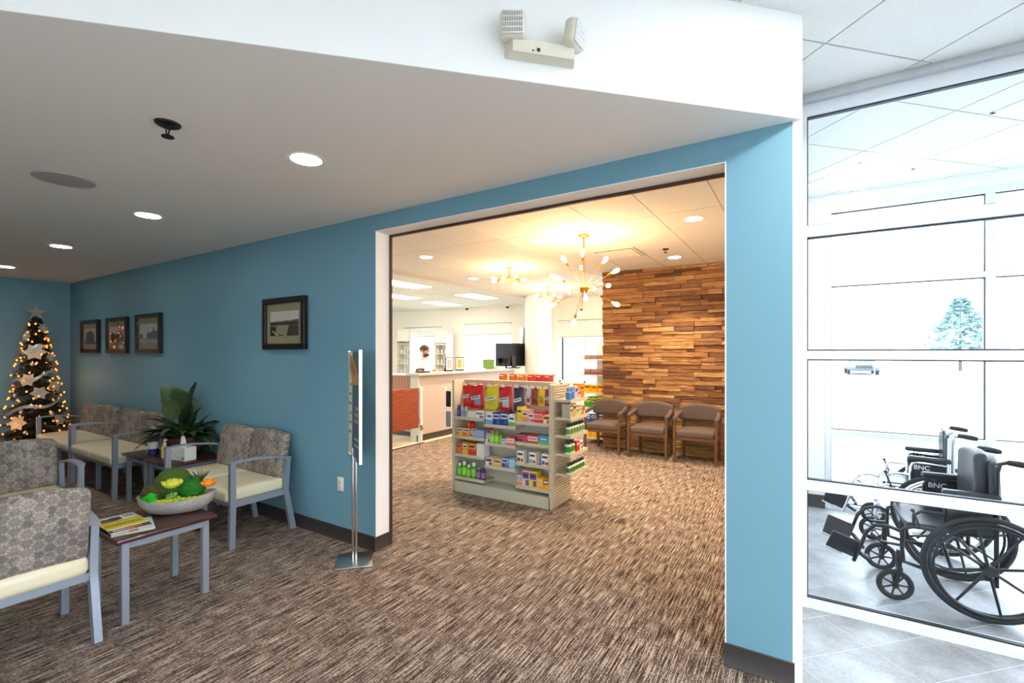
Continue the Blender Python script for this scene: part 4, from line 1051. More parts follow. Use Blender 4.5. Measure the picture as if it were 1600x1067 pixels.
row('middle', 0, [('c', .09, .135, WH, (226, 226, 236), (120, 170, 226), 'white carton with blue base', 0, 1), ('c', .098, .135, (30, 60, 140), (210, 216, 232), (60, 100, 180), 'navy carton', 0, 0), ('c', .105, .145, (34, 56, 140), (220, 224, 238), (50, 90, 176), 'larger navy carton', 0, 0), ('c', .088, .125, (236, 238, 236), (210, 212, 216), (130, 190, 90), 'white carton with green base', 0, 1)])
row('middle', 1, [('c', .05, .1, (236, 236, 240), (90, 100, 150), (60, 66, 120), 'small white and navy carton'), ('b', .052, .135, (140, 200, 50), (176, 220, 90), (150, 150, 120), 'lime green bottle'), ('b', .052, .135, (140, 200, 50), (176, 220, 90), (150, 150, 120), 'lime green bottle twin'), ('b', .05, .13, (120, 170, 60), (140, 180, 80), (110, 110, 90), 'olive green bottle'), ('c', .055, .06, (196, 220, 232), (224, 236, 242), (150, 196, 220), 'tiny pale blue carton'), ('c', .115, .085, (236, 90, 90), WH, (240, 130, 60), 'coral red carton with white lettering', 0, 3)])
row('middle', 2, [('c', .085, .085, (240, 232, 230), (190, 110, 120), (180, 40, 60), 'white and crimson carton'), ('c', .115, .085, (232, 208, 150), (206, 160, 140), (226, 190, 110), 'beige carton'), ('c', .078, .105, (110, 160, 220), (200, 222, 242), (40, 60, 120), 'blue carton with dark emblem'), ('c', .078, .105, (140, 196, 232), (200, 228, 242), (30, 50, 80), 'sky blue carton with dark emblem')])
row('right', 0, [('c', .058, .155, (240, 214, 30), (246, 230, 90), (230, 190, 20), 'tall yellow carton'), ('c', .078, .125, (236, 190, 160), (240, 210, 180), (240, 150, 120), 'peach carton'), ('c', .068, .095, (244, 206, 200), (246, 226, 220), (226, 150, 150), 'pale pink carton'), ('c', .11, .115, (226, 60, 64), (246, 180, 170), (240, 110, 100), 'bright red carton'), ('c', .078, .085, (244, 226, 200), (240, 120, 50), (226, 80, 50), 'white and orange carton')])
row('right', 1, [('c', .125, .085, (120, 50, 110), (240, 110, 50), (226, 60, 50), 'flat purple and orange carton'), ('c', .13, .085, (206, 44, 60), WH, (196, 60, 130), 'flat red carton with white lettering', 0, 3), ('c', .13, .085, (90, 170, 214), (60, 120, 190), (110, 190, 90), 'flat blue and green carton', 0, 1)])
row('right', 2, [('c', .082, .125, (242, 240, 236), (246, 244, 240), (150, 50, 80), 'white carton with maroon patch', .055, 2), ('c', .082, .125, (242, 240, 236), (246, 244, 240), (90, 180, 176), 'white carton with teal patch', .055, 2), ('c', .082, .125, (242, 240, 236), (246, 244, 240), (110, 90, 180), 'white carton with violet patch', 0, 2)])
row('right', 3, [('c', .062, .105, (232, 226, 236), (120, 100, 160), (240, 140, 50), 'small white carton with orange base', 0, 1), ('c', .085, .17, (236, 206, 170), (110, 90, 190), (110, 80, 170), 'tall cream and violet carton', 0, 0), ('c', .09, .17, (240, 210, 70), (110, 90, 190), (110, 80, 170), 'tall yellow and violet carton', 0, 0), ('c', .07, .115, (244, 186, 70), (250, 214, 130), (240, 160, 40), 'amber carton'), ('c', .068, .115, (240, 170, 40), (120, 90, 60), (246, 200, 80), 'amber carton with dark label')])
# bottles standing on the cartons
goods('medicine_bottle', bottle(.026, .075, (216, 60, 24), (236, 90, 30), (226, 70, 30)), 'small orange-red bottle', 'bottle', (-3.31, 1.70, LEV['left'][1]+.102), 0, 'red bottles on top of cartons', 'standing on orange cartons of the left bay, left one')
goods('medicine_bottle', bottle(.026, .07, (190, 40, 20), (206, 60, 30), (170, 30, 20)), 'small dark red bottle', 'bottle', (-3.258, 1.70, LEV['left'][1]+.102), 0, 'red bottles on top of cartons', 'standing on orange cartons of the left bay, right one')
goods('medicine_bottle', bottle(.024, .06, (200, 40, 34), (226, 90, 70), (180, 30, 30)), 'small crimson bottle', 'bottle', (-2.994, 1.69, LEV['middle'][1]+.102), 0, 'red bottles on top of cartons', 'standing on the small navy carton of the middle bay')
# hanging bags
for (x, w, h, main, lab, acc, d) in [(-3.33, .125, .235, (216, 30, 34), WH, (226, 60, 56), 'narrow red candy bag, first on the hooks'), (-3.185, .17, .25, (220, 24, 36), (230, 232, 236), (150, 150, 190), 'wide red candy bag, second on the hooks'), (-2.985, .18, .25, (226, 206, 40), (244, 240, 226), (206, 196, 60), 'yellow candy bag, third on the hooks'),
                                     (-2.80, .165, .255, (206, 30, 44), (220, 232, 228), (190, 200, 206), 'red candy bag with pale oval, fourth on the hooks'), (-2.625, .125, .25, (66, 48, 92), WH, (76, 56, 104), 'dark purple candy bag, fifth on the hooks'), (-2.505, .07, .17, (206, 190, 206), (240, 236, 232), (150, 70, 50), 'small lilac pouch, sixth on the hooks'),
                                     (-2.43, .085, .17, (150, 60, 44), (206, 90, 50), (120, 50, 50), 'small brown pouch, seventh on the hooks'), (-2.345, .085, .175, (236, 196, 30), (240, 206, 60), (180, 130, 30), 'small yellow pouch, eighth on the hooks'), (-2.262, .085, .17, (150, 60, 100), (244, 240, 236), (206, 150, 60), 'small plum pouch with white band, ninth on the hooks')]:
    hook(x, 1.235); goods('candy_bag', bag(w, h, .05, main, lab, acc), d, 'bag', (x, GB-.014-.13, 1.222), 0, 'bags hanging on the gondola hooks', 'of the gondola')
for i, (x, main) in enumerate([(-2.98, (240, 130, 30)), (-2.84, (240, 120, 34)), (-2.72, (238, 140, 40)), (-2.60, (232, 70, 50)), (-2.49, (226, 50, 44)), (-2.38, (230, 80, 60))]):
    goods('candy_bag', bag(.115, .2, .05, main, (250, 226, 206), main), ['orange', 'orange', 'orange', 'red', 'red', 'red'][i]+f' bag rising above the gondola top, {ORD[i]} from left', 'bag', (x, GB+.09, 1.345), 0, 'bags along the gondola back', 'at the back')
    put('peg_hook', HK[0].data, t, (x-ox, GB+.012-oy, 1.34), (0, 0, PI))
# goods on the end shelves (facing right)
def end_row(lev, items):
    z = EL[lev]+.0008; y = 1.712; nm = ['top', 'second', 'third', 'fourth', 'lowest'][lev]
    for n, it in enumerate(items):
        w = it[1]; cy = y+w/2; y += w+.006
        m = carton(w, .09, it[2], it[3], it[4], it[5], it[7] if len(it) > 7 else 0) if it[0] == 'c' else bottle(w/2, it[2], it[3], it[4], it[5], .62)
        goods('medicine_carton' if it[0] == 'c' else 'medicine_bottle', m, it[6]+',', 'box' if it[0] == 'c' else 'bottle', (GX1+.012+.158, cy, z), PI/2, f'goods on the {nm} end shelf', f'{ORD[n]} on the {nm} end shelf')
end_row(0, [('b', .06, .12, (96, 140, 206), (70, 150, 220), (130, 160, 226), 'blue bottle'), ('b', .06, .12, (86, 130, 200), (60, 140, 214), (120, 150, 220), 'blue bottle twin'), ('c', .07, .13, (226, 216, 232), (180, 160, 206), (236, 150, 170), 'lilac carton'), ('c', .06, .08, (206, 196, 226), (170, 150, 206), (240, 230, 226), 'low lilac carton'), ('c', .09, .15, (244, 140, 30), (250, 170, 60), (236, 110, 30), 'orange carton')])
end_row(1, [('c', .075, .14, (186, 184, 170), (90, 80, 40), (226, 190, 30), 'grey carton with yellow swoosh', 0), ('c', .075, .14, (186, 184, 170), (230, 180, 20), (226, 190, 30), 'grey carton with bright yellow swoosh', 0), ('c', .07, .085, (220, 222, 190), (206, 206, 60), (226, 206, 60), 'pale carton with yellow spot'), ('c', .075, .09, (196, 214, 160), (236, 240, 226), (120, 190, 70), 'white and green carton'), ('c', .075, .095, (236, 90, 50), (244, 130, 70), (246, 210, 190), 'orange-red carton')])
end_row(2, [('b', .062, .125, (206, 222, 206), (110, 150, 90), (20, 52, 40), f'green-capped bottle') for _ in range(6)])
end_row(3, [('b', .075, .14, (226, 236, 226), (50, 140, 50), (24, 56, 36), 'white bottle with green label'), ('b', .075, .14, (226, 236, 226), (60, 146, 56), (24, 56, 36), 'white bottle with leaf label'), ('c', .085, .11, (220, 36, 30), (236, 80, 60), (206, 30, 30), 'red carton'), ('c', .075, .1, (240, 240, 236), (226, 226, 226), (60, 120, 60), 'white carton')])
end_row(4, [('b', .052, .115, (224, 232, 220), (70, 136, 70), (30, 56, 40), 'small bottle with green label') for _ in range(7)])
# items by the counter side hooks of the gondola
for (x, z, c1, lab) in [(-3.60, 1.16, (46, 44, 50), 'black and grey care item hanging at the left gondola end, upper'), (-3.60, .92, (70, 104, 160), 'blue care item hanging at the left gondola end, lower')]:
    t2 = thing('hanging_pack', lab, 'pack', (x, 1.70, z), 0, 'packs on the left gondola end')
    part('pack', M().rbox((0, 0, -.1), (.07, .02, .19), .008, 1), 'black_vinyl' if c1[0] < 60 else 'far_window', t2)
    part('hook', M().tube([(.118, 0, .02), (0, 0, .015), (-.03, 0, .03)], .003, 5), 'plastic_white', t2); part('tag', M().box(-.045, -.042, -.02, .02, .01, .035), 'plastic_white', t2)
# corner shelving behind the wood wall edge ------------------------
t = thing('wall_shelf', 'white display shelf with snacks behind the left edge of the wood wall', 'shelf', (-3.14, 5.45, 0))
part('end_panel', M().box(.20, .22, -.3, .35, 0, 1.75), 'shelf_white', t, smooth=False); part('rear_panel', M().box(-.2, .2, .33, .35, 0, 1.75), 'shelf_white', t, smooth=False)
for z in (.1, .36, .64, .9, 1.22, 1.5): part('shelf', M().box(-.2-.08*(z > 1), .2, -.3, .33, z-.02, z), 'shelf_white', t, smooth=False)
WS = [(.1, .2, (244, 190, 30), (150, 40, 120), 'yellow and magenta bag'), (.36, .16, (40, 90, 190), (226, 230, 240), 'blue bag'), (.64, .19, (40, 160, 70), (236, 200, 40), 'green carton'), (.9, .14, (246, 190, 30), (236, 160, 30), 'yellow carton'), (1.22, .1, (150, 90, 90), (226, 190, 180), 'row of maroon packs'), (1.5, .07, (170, 130, 110), (226, 206, 190), 'row of tan packs')]
for i, (z, h, a, b_, d) in enumerate(WS):
    for k in range(3): goods('snack_pack', carton(.12, .14, h, a, b_, a, k), d+',', 'box', (-3.275+.128*k, 5.17, z+.001), 0, 'snacks on the corner display shelf', f'{["left", "middle", "right"][k]} one on level {["one", "two", "three", "four", "five", "six"][i]} of the corner display')
# wooden armchairs --------------------------------------------------
def armchair(label, x):
    t = thing('wooden_armchair', label, 'chair', (x, 4.72, 0), 0, 'taupe armchairs along the wood wall')
    w = .285
    for s in (-1, 1):
        part('front_leg', M().bar([(s*w, -.25, 0), (s*w, -.245, .35), (s*w, -.225, .62)], .034, .04), 'oak_dark', t, smooth=False)
        part('rear_leg', M().bar([(s*(w-.03), .27, 0), (s*(w-.03), .22, .4), (s*(w-.03), .24, .7)], .034, .045), 'oak_dark', t, smooth=False)
        part('side_rail', M().box(s*w-.012, s*w+.012, -.24, .22, .335, .38), 'oak_dark', t, smooth=False)
        part('armrest', M().tube([(s*w, -.27, .635), (s*(w+.004), -.15, .652), (s*(w+.002), .0, .672), (s*(w-.015), .12, .70)], [.026, .03, .03, .03], 10), 'taupe_fabric', t)
    part('front_rail', M().box(-w, w, -.25, -.225, .335, .385), 'oak_dark', t, smooth=False); part('back_rail', M().box(-w+.02, w-.02, .2, .225, .335, .385), 'oak_dark', t, smooth=False)
    part('stretcher', M().box(-w+.02, w-.02, .225, .25, .16, .19), 'oak_dark', t, smooth=False)
    part('seat', M().rbox((0, -.02, .418), (.53, .49, .105), .042, 3, lambda a, b_, c_: (a, b_, c_+.015*(1-(2*a/.53)**2) if c_ > 0 else c_)), 'taupe_fabric', t, ang=80)
    def curve(a, b_, c_): return (a, b_-.30*max(0, abs(a)-.17)**1.2*2.2, c_*(1-.28*(abs(a)/.3)**2.5)-(.02*(abs(a)/.3)**2))
    part('backrest', M().rbox((0, .21, .705), (.61, .09, .27), .04, 3, curve), 'taupe_fabric', t, ang=80)
armchair('taupe wooden armchair on the left, beside the display shelf', -2.735)
armchair('taupe wooden armchair in the middle of the three', -2.01)
armchair('taupe wooden armchair on the right, nearest the pillar', -1.32)
t = thing('wood_bin', 'brown wooden rounded waste bin half hidden by the blue pillar', 'bin', (-.60, 3.75, 0))
part('body', M().rbox((0, 0, .31), (.36, .36, .6), .05, 3), 'oak_dark', t); part('rim', M().rbox((0, 0, .60), (.34, .34, .04), .018, 2), 'counter_laminate', t); part('base', M().box(-.17, .17, -.17, .17, 0, .02), 'black_plastic', t)
# counter -----------------------------------------------------------
t = thing('service_counter', 'tall pale laminate service counter with grey top', 'counter', (-6.2, 5.2, 0))
cx, cy = -6.2, 5.2
part('front_panel', M().box(.28, .30, -1.56, 1.75, .11, 1.19), 'counter_laminate', t, smooth=False)
part('body', M().box(.12, .28, -1.55, 1.75, .11, 1.19), 'shelf_white', t, smooth=False)
part('end_panel', M().box(.115, .302, -1.58, -1.55, .0, 1.19), 'shelf_white', t, smooth=False)
part('toe_kick', M().box(.27, .308, -1.585, 1.75, 0, .115), 'baseboard_rubber', t, smooth=False)
part('countertop', M().rbox((.2, .09, 1.215), (.34, 3.42, .045), .008, 1), 'counter_top', t)
t = thing('plank_counter', 'back counter with vertical honey wood planks and white top', 'counter', (-7.0, 4.05, 0))
part('carcass', M().box(-1.2, .86, -.13, .08, .1, 1.158), 'shelf_white', t, smooth=False)
pm = M().box(-.038, .038, -.012, 0, .12, 1.155, .003).mesh('plank', 'honey_plank', False)
for i in range(25): put('plank', pm, t, (-1.15+.08*i, -.13, 0))
part('toe_kick', M().box(-1.2, .86, -.1, .05, 0, .11), 'baseboard_rubber', t, smooth=False); part('countertop', M().rbox((-.18, -.03, 1.175), (2.06, .26, .03), .006, 1), 'plastic_white', t)
t = thing('swing_gate', 'reddish cherry wood half-height gate at the counter end', 'gate', (-5.80, 3.16, 0))
part('panel', M().box(-.016, .016, -.42, .36, .28, .985, .004), 'cherry_panel', t, smooth=False)
part('hinge', M().cyl((0, .372, .35), (0, .372, .45), .012), 'brushed_steel', t); part('hinge', M().cyl((0, .372, .8), (0, .372, .9), .012), 'brushed_steel', t)
part('post', M().box(-.03, .03, .384, .44, 0, 1.0), 'aluminium_white', t, smooth=False); part('spring_box', M().rbox((.02, .41, .28), (.06, .06, .1), .012, 2), 'brushed_steel', t)
CT = 1.2378
# counter goods
def easel(label, y, tilt, paper, x=-6.0):
    t = thing('display_easel', label, 'display', (x, y, CT), math.radians(62)+tilt, 'display frames on the counter')
    part('stand', M().box(-.085, .085, -.008, .008, 0, .28, .003).bar([(0, .02, .16), (0, .11, .0)], .12, .008), 'black_plastic', t, smooth=False)
    part('sheet', M().color(c_((246, 240, 232))).box(-.073, .073, -.0105, -.0085, .03, .265).color(c_(paper)).poly([(-.05, -.011, .06), (.04, -.011, .06), (.04, -.011, .24), (-.05, -.011, .24)]), 'print', t, smooth=False)
easel('black display frame with pink flyer on the counter, left one', 4.62, .1, (206, 160, 170)); easel('black display frame with orange flyer on the counter, right one', 4.95, -.2, (240, 160, 90))
solo('brochure_holder', M().box(-.1, .1, -.04, .04, 0, .1, .004).box(-.1, .1, .03, .04, .1, .2).box(-.09, .09, -.03, .02, .1, .17), 'plastic_white', 'white brochure holder on the counter between the displays and the monitor', 'holder', (-6.0, 5.5, CT), (0, 0, 1.2))
solo('green_notice', M().box(-.13, .13, -.004, .004, .02, .22, .002).box(-.06, .06, -.05, .05, 0, .02, .002), 'succulent', 'small yellow-green notice card beside the monitor', 'card', (-6.0, 6.0, CT), (0, 0, .9))
t = thing('paper_stack', 'stack of papers at the counter end beside the monitor', 'papers', (-6.0, 6.3, CT))
for i in range(5): part('sheet_bundle', M().box(-.11, .11, -.15, .15, i*.012, i*.012+.011).xf(lambda v: Matrix.Rotation(.12*((i*37) % 5-2), 3, 'Z') @ v), 'plastic_white' if i % 2 else 'plastic_ivory', t, smooth=False)
t = thing('desk_phone', 'black telephone on the left end of the counter', 'telephone', (-6.0, 3.85, CT))
part('body', M().prism([(-.09, -.1), (.09, -.1), (.09, .1), (-.09, .1)], 0, .03), 'black_plastic', t); part('handset', M().tube([(-.06, -.09, .05), (-.06, -.06, .062), (-.06, .06, .062), (-.06, .09, .05)], [.024, .02, .02, .024], 8), 'black_plastic', t)
t = thing('computer_monitor', 'large black monitor at the far end of the counter', 'monitor', (-6.0, 7.02, CT), math.radians(70))
part('screen', M().rbox((0, 0, .32), (1.0, .04, .56), .012, 2), 'black_plastic', t); part('display', M().box(-.48, .48, -.0225, -.02, .06, .58), 'black_metal', t, smooth=False)
part('stand_neck', M().bar([(0, -.06, .0), (0, -.05, .1), (0, -.03, .3)], .12, .03), 'black_plastic', t); part('stand_base', M().rbox((0, -.05, .01), (.28, .2, .02), .008, 1), 'black_plastic', t)
part('speaker_cone', M().lathe([(.02, 0), (.03, .1), (.1, .2), (.11, .24), (.0001, .24)], 16, (-.3, -.14, 0)), 'black_plastic', t)
t = thing('wall_cabinet_screen', 'grey wall-mounted screen seen edge-on beside the white column', 'screen', (-6.0, 7.62, 1.70))
part('case', M().rbox((0, 0, .27), (.12, .34, .54), .01, 1), 'aluminium', t); part('face', M().box(.0605, .063, -.15, .15, .04, .5), 'far_window', t, smooth=False); part('arm', M().box(-.02, .5, .12, .16, .2, .26), 'aluminium', t, smooth=False)
# back shelving -----------------------------------------------------
def rack(label, x, w, h):
    t = thing('medicine_rack', label, 'shelf', (x, 8.55, 0), 0, 'cream racks along the pharmacy back wall')
    for s in (-1, 1): part('side_panel', M().box(s*w/2-.012, s*w/2+.012, -.16, .16, 0, h), 'cream_paint', t, smooth=False)
    part('rear_panel', M().box(-w/2, w/2, .14, .16, 0, h), 'cream_paint', t, smooth=False); part('header', M().box(-w/2, w/2, -.16, -.14, h-.38, h), 'cream_paint', t, smooth=False)
    n = 0
    for k in range(6):
        z = .3+.32*k; part('shelf', M().box(-w/2, w/2, -.16, .14, z-.02, z), 'shelf_white', t, smooth=False)
        if k in (3, 4) or (k == 2):
            for j in range(3): solo('pill_bottle', M().lathe([(.0001, 0), (.03, 0), (.03, .09), (.022, .1), (.022, .13), (.0001, .13)], 10), 'plastic_white', f'white pill bottle, {ORD[j]} on shelf {ORD[k]} of the {label.split(",")[0]}', 'bottle', (x-.15+.14*j, 8.48, z), group='pill bottles on the racks')
rack('cream medicine rack left of the pharmacist, at the left edge of the opening', -11.05, .6, 2.36); rack('cream medicine rack right of the pharmacist, before the window', -9.47, .46, 2.22)
def dome(label, x, y, z=CP):
    t = thing('security_camera', label, 'camera', (x, y, z), 0, 'dome security cameras'); part('mount', M().lathe([(.07, 0), (.07, -.03), (.06, -.045), (.0001, -.045)], 18), 'plastic_white', t)
    part('dome', M().ball((0, 0, -.045), .055, 16, 8), 'black_metal', t)
dome('dark dome camera high on the back wall, left one', -8.6, 8.6); dome('tiny camera high on the back wall, right one', -7.25, 8.75); dome('dark dome camera beside the wood wall corner', -3.98, 7.75)
# pharmacist --------------------------------------------------------
def skin_mesh(name, joints, edges, sub=2):
    me = bpy.data.meshes.new(name); me.from_pydata([j[0] for j in joints], edges, []); o = bpy.data.objects.new(name, me); COL.objects.link(o)
    sk = o.modifiers.new('skin', 'SKIN'); o.modifiers.new('sub', 'SUBSURF').levels = sub
    for v, j in zip(me.skin_vertices[0].data, joints): v.radius = j[1] if isinstance(j[1], tuple) else (j[1], j[1])
    me.skin_vertices[0].data[0].use_root = True
    dg = bpy.context.evaluated_depsgraph_get(); new = bpy.data.meshes.new_from_object(o.evaluated_get(dg)); bpy.data.objects.remove(o); new.name = name
    new.polygons.foreach_set('use_smooth', [True]*len(new.polygons)); return new
pr = thing('person', 'person in a white coat with short brown hair and beard behind the counter', 'person', (-6.52, 4.47, 0), math.radians(100))
J = [((0, 0, .92), (.15, .11)), ((0, 0, 1.1), (.14, .1)), ((0, .01, 1.3), (.17, .11)), ((0, .02, 1.45), (.1, .08)), ((0, .01, 1.5), .052), ((0, -.01, 1.56), .056), ((0, -.015, 1.62), (.074, .086)), ((0, -.01, 1.69), (.076, .09)),
     ((.18, .02, 1.41), .055), ((.24, .02, 1.14), .042), ((.18, -.2, 1.2), .034), ((.12, -.3, 1.27), .028), ((.09, -.36, 1.27), .02),
     ((-.18, .02, 1.41), .055), ((-.24, .02, 1.14), .042), ((-.18, -.2, 1.2), .034), ((-.12, -.3, 1.27), .028), ((-.09, -.36, 1.27), .02),
     ((.09, 0, .86), .095), ((.1, -.01, .48), .062), ((.1, .02, .08), .04), ((.11, -.1, .03), .035), ((-.09, 0, .86), .095), ((-.1, -.01, .48), .062), ((-.1, .02, .08), .04), ((-.11, -.1, .03), .035)]
E_ = [(0, 1), (1, 2), (2, 3), (3, 4), (4, 5), (5, 6), (6, 7), (3, 8), (8, 9), (9, 10), (10, 11), (11, 12), (3, 13), (13, 14), (14, 15), (15, 16), (16, 17), (0, 18), (18, 19), (19, 20), (20, 21), (0, 22), (22, 23), (23, 24), (24, 25)]
bd = skin_mesh('body', J, E_); bd.materials.append(MAT['skin']); put('body', bd, pr)
cj = [((0, 0, .95), (.19, .15)), ((0, 0, 1.1), (.175, .14)), ((0, .01, 1.3), (.2, .145)), ((0, .02, 1.43), (.13, .105)), ((0, .015, 1.5), (.075, .07)), ((.19, .02, 1.40), .078), ((.25, .02, 1.14), .062), ((.18, -.19, 1.2), .052), ((.13, -.27, 1.25), .045), ((-.19, .02, 1.40), .078), ((-.25, .02, 1.14), .062), ((-.18, -.19, 1.2), .052), ((-.13, -.27, 1.25), .045), ((0, 0, .6), (.2, .17))]
cm = skin_mesh('lab_coat', cj, [(0, 1), (1, 2), (2, 3), (3, 4), (3, 5), (5, 6), (6, 7), (7, 8), (3, 9), (9, 10), (10, 11), (11, 12), (0, 13)]); cm.materials.append(MAT['coat_white']); put('lab_coat', cm, pr)
tj = [((0, 0, .9), (.17, .13)), ((.09, 0, .84), .11), ((.1, -.01, .48), .085), ((.1, .02, .1), .065), ((-.09, 0, .84), .11), ((-.1, -.01, .48), .085), ((-.1, .02, .1), .065)]
tm_ = skin_mesh('trousers', tj, [(0, 1), (1, 2), (2, 3), (0, 4), (4, 5), (5, 6)]); tm_.materials.append(MAT['trousers']); put('trousers', tm_, pr)
hc = (0, -.012, 1.655)
part('hair', M().ball((0, 0, 0), 1, 18, 12).xf(lambda v: (hc[0]+v.x*.088, hc[1]+.018+v.y*.102, hc[2]+.03+max(v.z, -.35-.55*max(0, v.y))*.088)), 'hair_brown', pr, ang=80)
part('beard', M().ball((0, 0, 0), 1, 16, 10).xf(lambda v: (v.x*.07, -.042+v.y*.058, 1.562+v.z*.042)), 'hair_brown', pr, ang=80)
part('nose', M().tube([(0, -.09, 1.665), (0, -.112, 1.635), (0, -.1, 1.622)], [.008, .015, .012], 8), 'skin', pr, ang=80)
part('mouth', M().ball((0, -.104, 1.587), .02, 10, 6, (1, .3, .3)), 'dark_trim', pr)
for s in (-1, 1):
    part('ear', M().ball((s*.082, .005, 1.645), .03, 10, 8, (.35, .7, 1)), 'skin', pr); part('eye', M().ball((s*.032, -.088, 1.665), .011, 10, 6), 'plastic_white', pr)
    part('pupil', M().ball((s*.032, -.098, 1.665), .005, 8, 5), 'black_plastic', pr); part('eyebrow', M().tube([(s*.015, -.094, 1.684), (s*.05, -.086, 1.686)], .005, 6), 'hair_brown', pr)
    part('shoe', M().rbox((s*.105, -.06, .04), (.1, .28, .08), .035, 2), 'black_vinyl', pr)
    for k in range(4): part('finger', M().tube([(s*(.085-.014*k), -.36, 1.272-.004*k), (s*(.08-.014*k), -.395, 1.268), (s*(.075-.013*k), -.415+.004*abs(k-1.5), 1.255)], [.0085, .008, .006], 7), 'skin', pr)
    part('thumb', M().tube([(s*.118, -.31, 1.27), (s*.128, -.345, 1.265), (s*.12, -.37, 1.258)], [.01, .009, .007], 7), 'skin', pr)
part('collar', M().tube([(-.06, .02, 1.5), (-.04, -.06, 1.47), (0, -.1, 1.42), (.04, -.06, 1.47), (.06, .02, 1.5)], .018, 8), 'coat_white', pr)
# ================================================================== VESTIBULE
def wheelchair(label, loc, rz, fm, pads, near):
    t = thing('wheelchair', label, 'wheelchair', (loc[0], loc[1], 0), rz, 'wheelchairs in the vestibule')
    for s in (-1, 1):
        y = s*.30
        w = put('rear_wheel', M().torus((0, 0, 0), .300, .017, 'y', 56, 8).mesh('rear_wheel', 'rubber'), t, (0, y, .317))
        part('rim', M().torus((0, 0, 0), .272, .011, 'y', 48, 6), fm if fm == 'chrome' else 'black_metal', w)
        part('hand_rim', M().torus((0, s*.045, 0), .262, .008, 'y', 48, 6), 'chrome' if fm == 'chrome' else 'black_metal', w)
        part('hub', M().cyl((0, -.035, 0), (0, .035, 0), .032, n=16), 'black_plastic', w)
        for k in range(8):
            a = 2*PI*k/8+.2; part('spoke', M().cyl((.03*math.cos(a), 0, .03*math.sin(a)), (.268*math.cos(a), 0, .268*math.sin(a)), .0095, .007, 6), 'black_plastic', w)
        yc = s*.245
        c = put('caster', M().torus((0, 0, 0), .083, .017, 'y', 32, 8).mesh('caster', 'rubber'), t, (-.43, yc, .1))
        part('hub', M().cyl((0, -.022, 0), (0, .022, 0), .018, n=12), 'black_plastic', c)
        for k in range(7):
            a = 2*PI*k/7; part('spoke', M().cyl((.015*math.cos(a), 0, .015*math.sin(a)), (.075*math.cos(a), 0, .075*math.sin(a)), .006, n=6), 'black_plastic', c)
        part('fork', M().bar([(-.43, yc-.028, .1), (-.41, yc-.028, .21)], .02, .006).bar([(-.43, yc+.028, .1), (-.41, yc+.028, .21)], .02, .006).box(-.425, -.395, yc-.034, yc+.034, .205, .225).cyl((-.41, yc, .22), (-.41, yc, .32), .016), fm, t)
        ys = s*.245
        part('side_frame', M().tube([(.05, ys, .24), (-.3, ys, .24), (-.385, ys, .26), (-.395, ys, .36), (-.39, ys, .47), (-.34, ys, .495), (.05, ys, .495)], .012, 8).tube([(.05, ys, .2), (.05, ys, .7), (.055, ys, .93)], .012, 8).tube([(-.41, ys, .2), (-.41, ys, .33)], .014, 8), fm, t)
        part('push_handle', M().tube([(.055, ys, .90), (.065, ys, .945), (.1, ys, .958), (.14, ys, .955)], .012, 8), fm, t)
        part('grip', M().tube([(.1, ys, .958), (.15, ys, .953), (.2, ys, .945), (.215, ys, .942)], [.016, .019, .018, .014], 10), 'rubber', t)
        part('arm_frame', M().tube([(.04, ys, .70), (-.13, ys, .712), (-.17, ys, .70), (-.185, ys, .66), (-.185, ys, .52), (-.19, ys, .5)], .011, 8).tube([(-.185, ys, .6), (-.30, ys, .6), (-.335, ys, .57), (-.335, ys, .5)], .010, 8), fm, t)
        part('arm_pad', M().rbox((-.065, ys, .742), (.27, .055, .038), .016, 2), 'black_vinyl', t)
        sp = part('side_panel', M().box(-.175, .03, ys-.005, ys+.005, .50, .70), 'black_plastic', t, smooth=False)
        cu = bpy.data.curves.new('lettering', 'FONT'); cu.body = 'BNC'; cu.size = .05; cu.extrude = .0008
        tmp = bpy.data.objects.new('tmp', cu); COL.objects.link(tmp); me = bpy.data.meshes.new_from_object(tmp.evaluated_get(bpy.context.evaluated_depsgraph_get())); bpy.data.objects.remove(tmp)
        me.materials.clear(); me.materials.append(MAT['plastic_white']); put('lettering', me, sp, (-.165, ys-.0062, .655), (PI/2, 0, 0))
        part('brake_lever', M().tube([(-.31, s*.275, .5), (-.33, s*.285, .56), (-.345, s*.285, .6)], .007, 6).ball((-.348, s*.285, .61), .012, 8, 6), 'black_plastic', t)
        # leg rest
        yl = s*.20
        part('hanger', M().tube([(-.395, s*.232, .45), (-.46, s*.228, .47), (-.53, yl, .455), (-.575, yl, .40), (-.62, yl, .26), (-.645, yl, .19)], .012, 8).tube([(-.39, s*.236, .36), (-.50, s*.22, .36), (-.55, yl, .40)], .009, 6), fm, t)
        fp = put('footplate', M().rbox((0, 0, 0), (.17, .016, .14), .007, 2).mesh('footplate', 'black_plastic'), t, (-.70, s*.165, .285), (math.radians(20)*-s, math.radians(18), 0))
        part('edge_clip', M().cyl((-.088, 0, -.075), (.02, 0, -.082), .009), 'chrome', fp)
        part('heel_loop', M().tube([(-.61, yl, .25), (-.56, s*.14, .2), (-.56, s*.08, .2)], .014, 6), 'black_vinyl', t)
    def sag(a, b_, c_): return (a, b_, c_-.03*(1-(b_/.235)**2))
    part('seat', M().rbox((-.165, 0, .505), (.40, .47, .03), .012, 2, sag), pads, t, ang=80)
    def rnd(a, b_, c_): return (a+.035*(1-(b_/.24)**2), b_*(1-.18*max(0, c_/.24)**3), c_-(.05*(abs(b_)/.24)**3 if c_ > 0 else 0))
    part('backrest', M().rbox((.045, 0, .74), (.055, .46, .46), .025, 3, rnd), pads, t, ang=80)
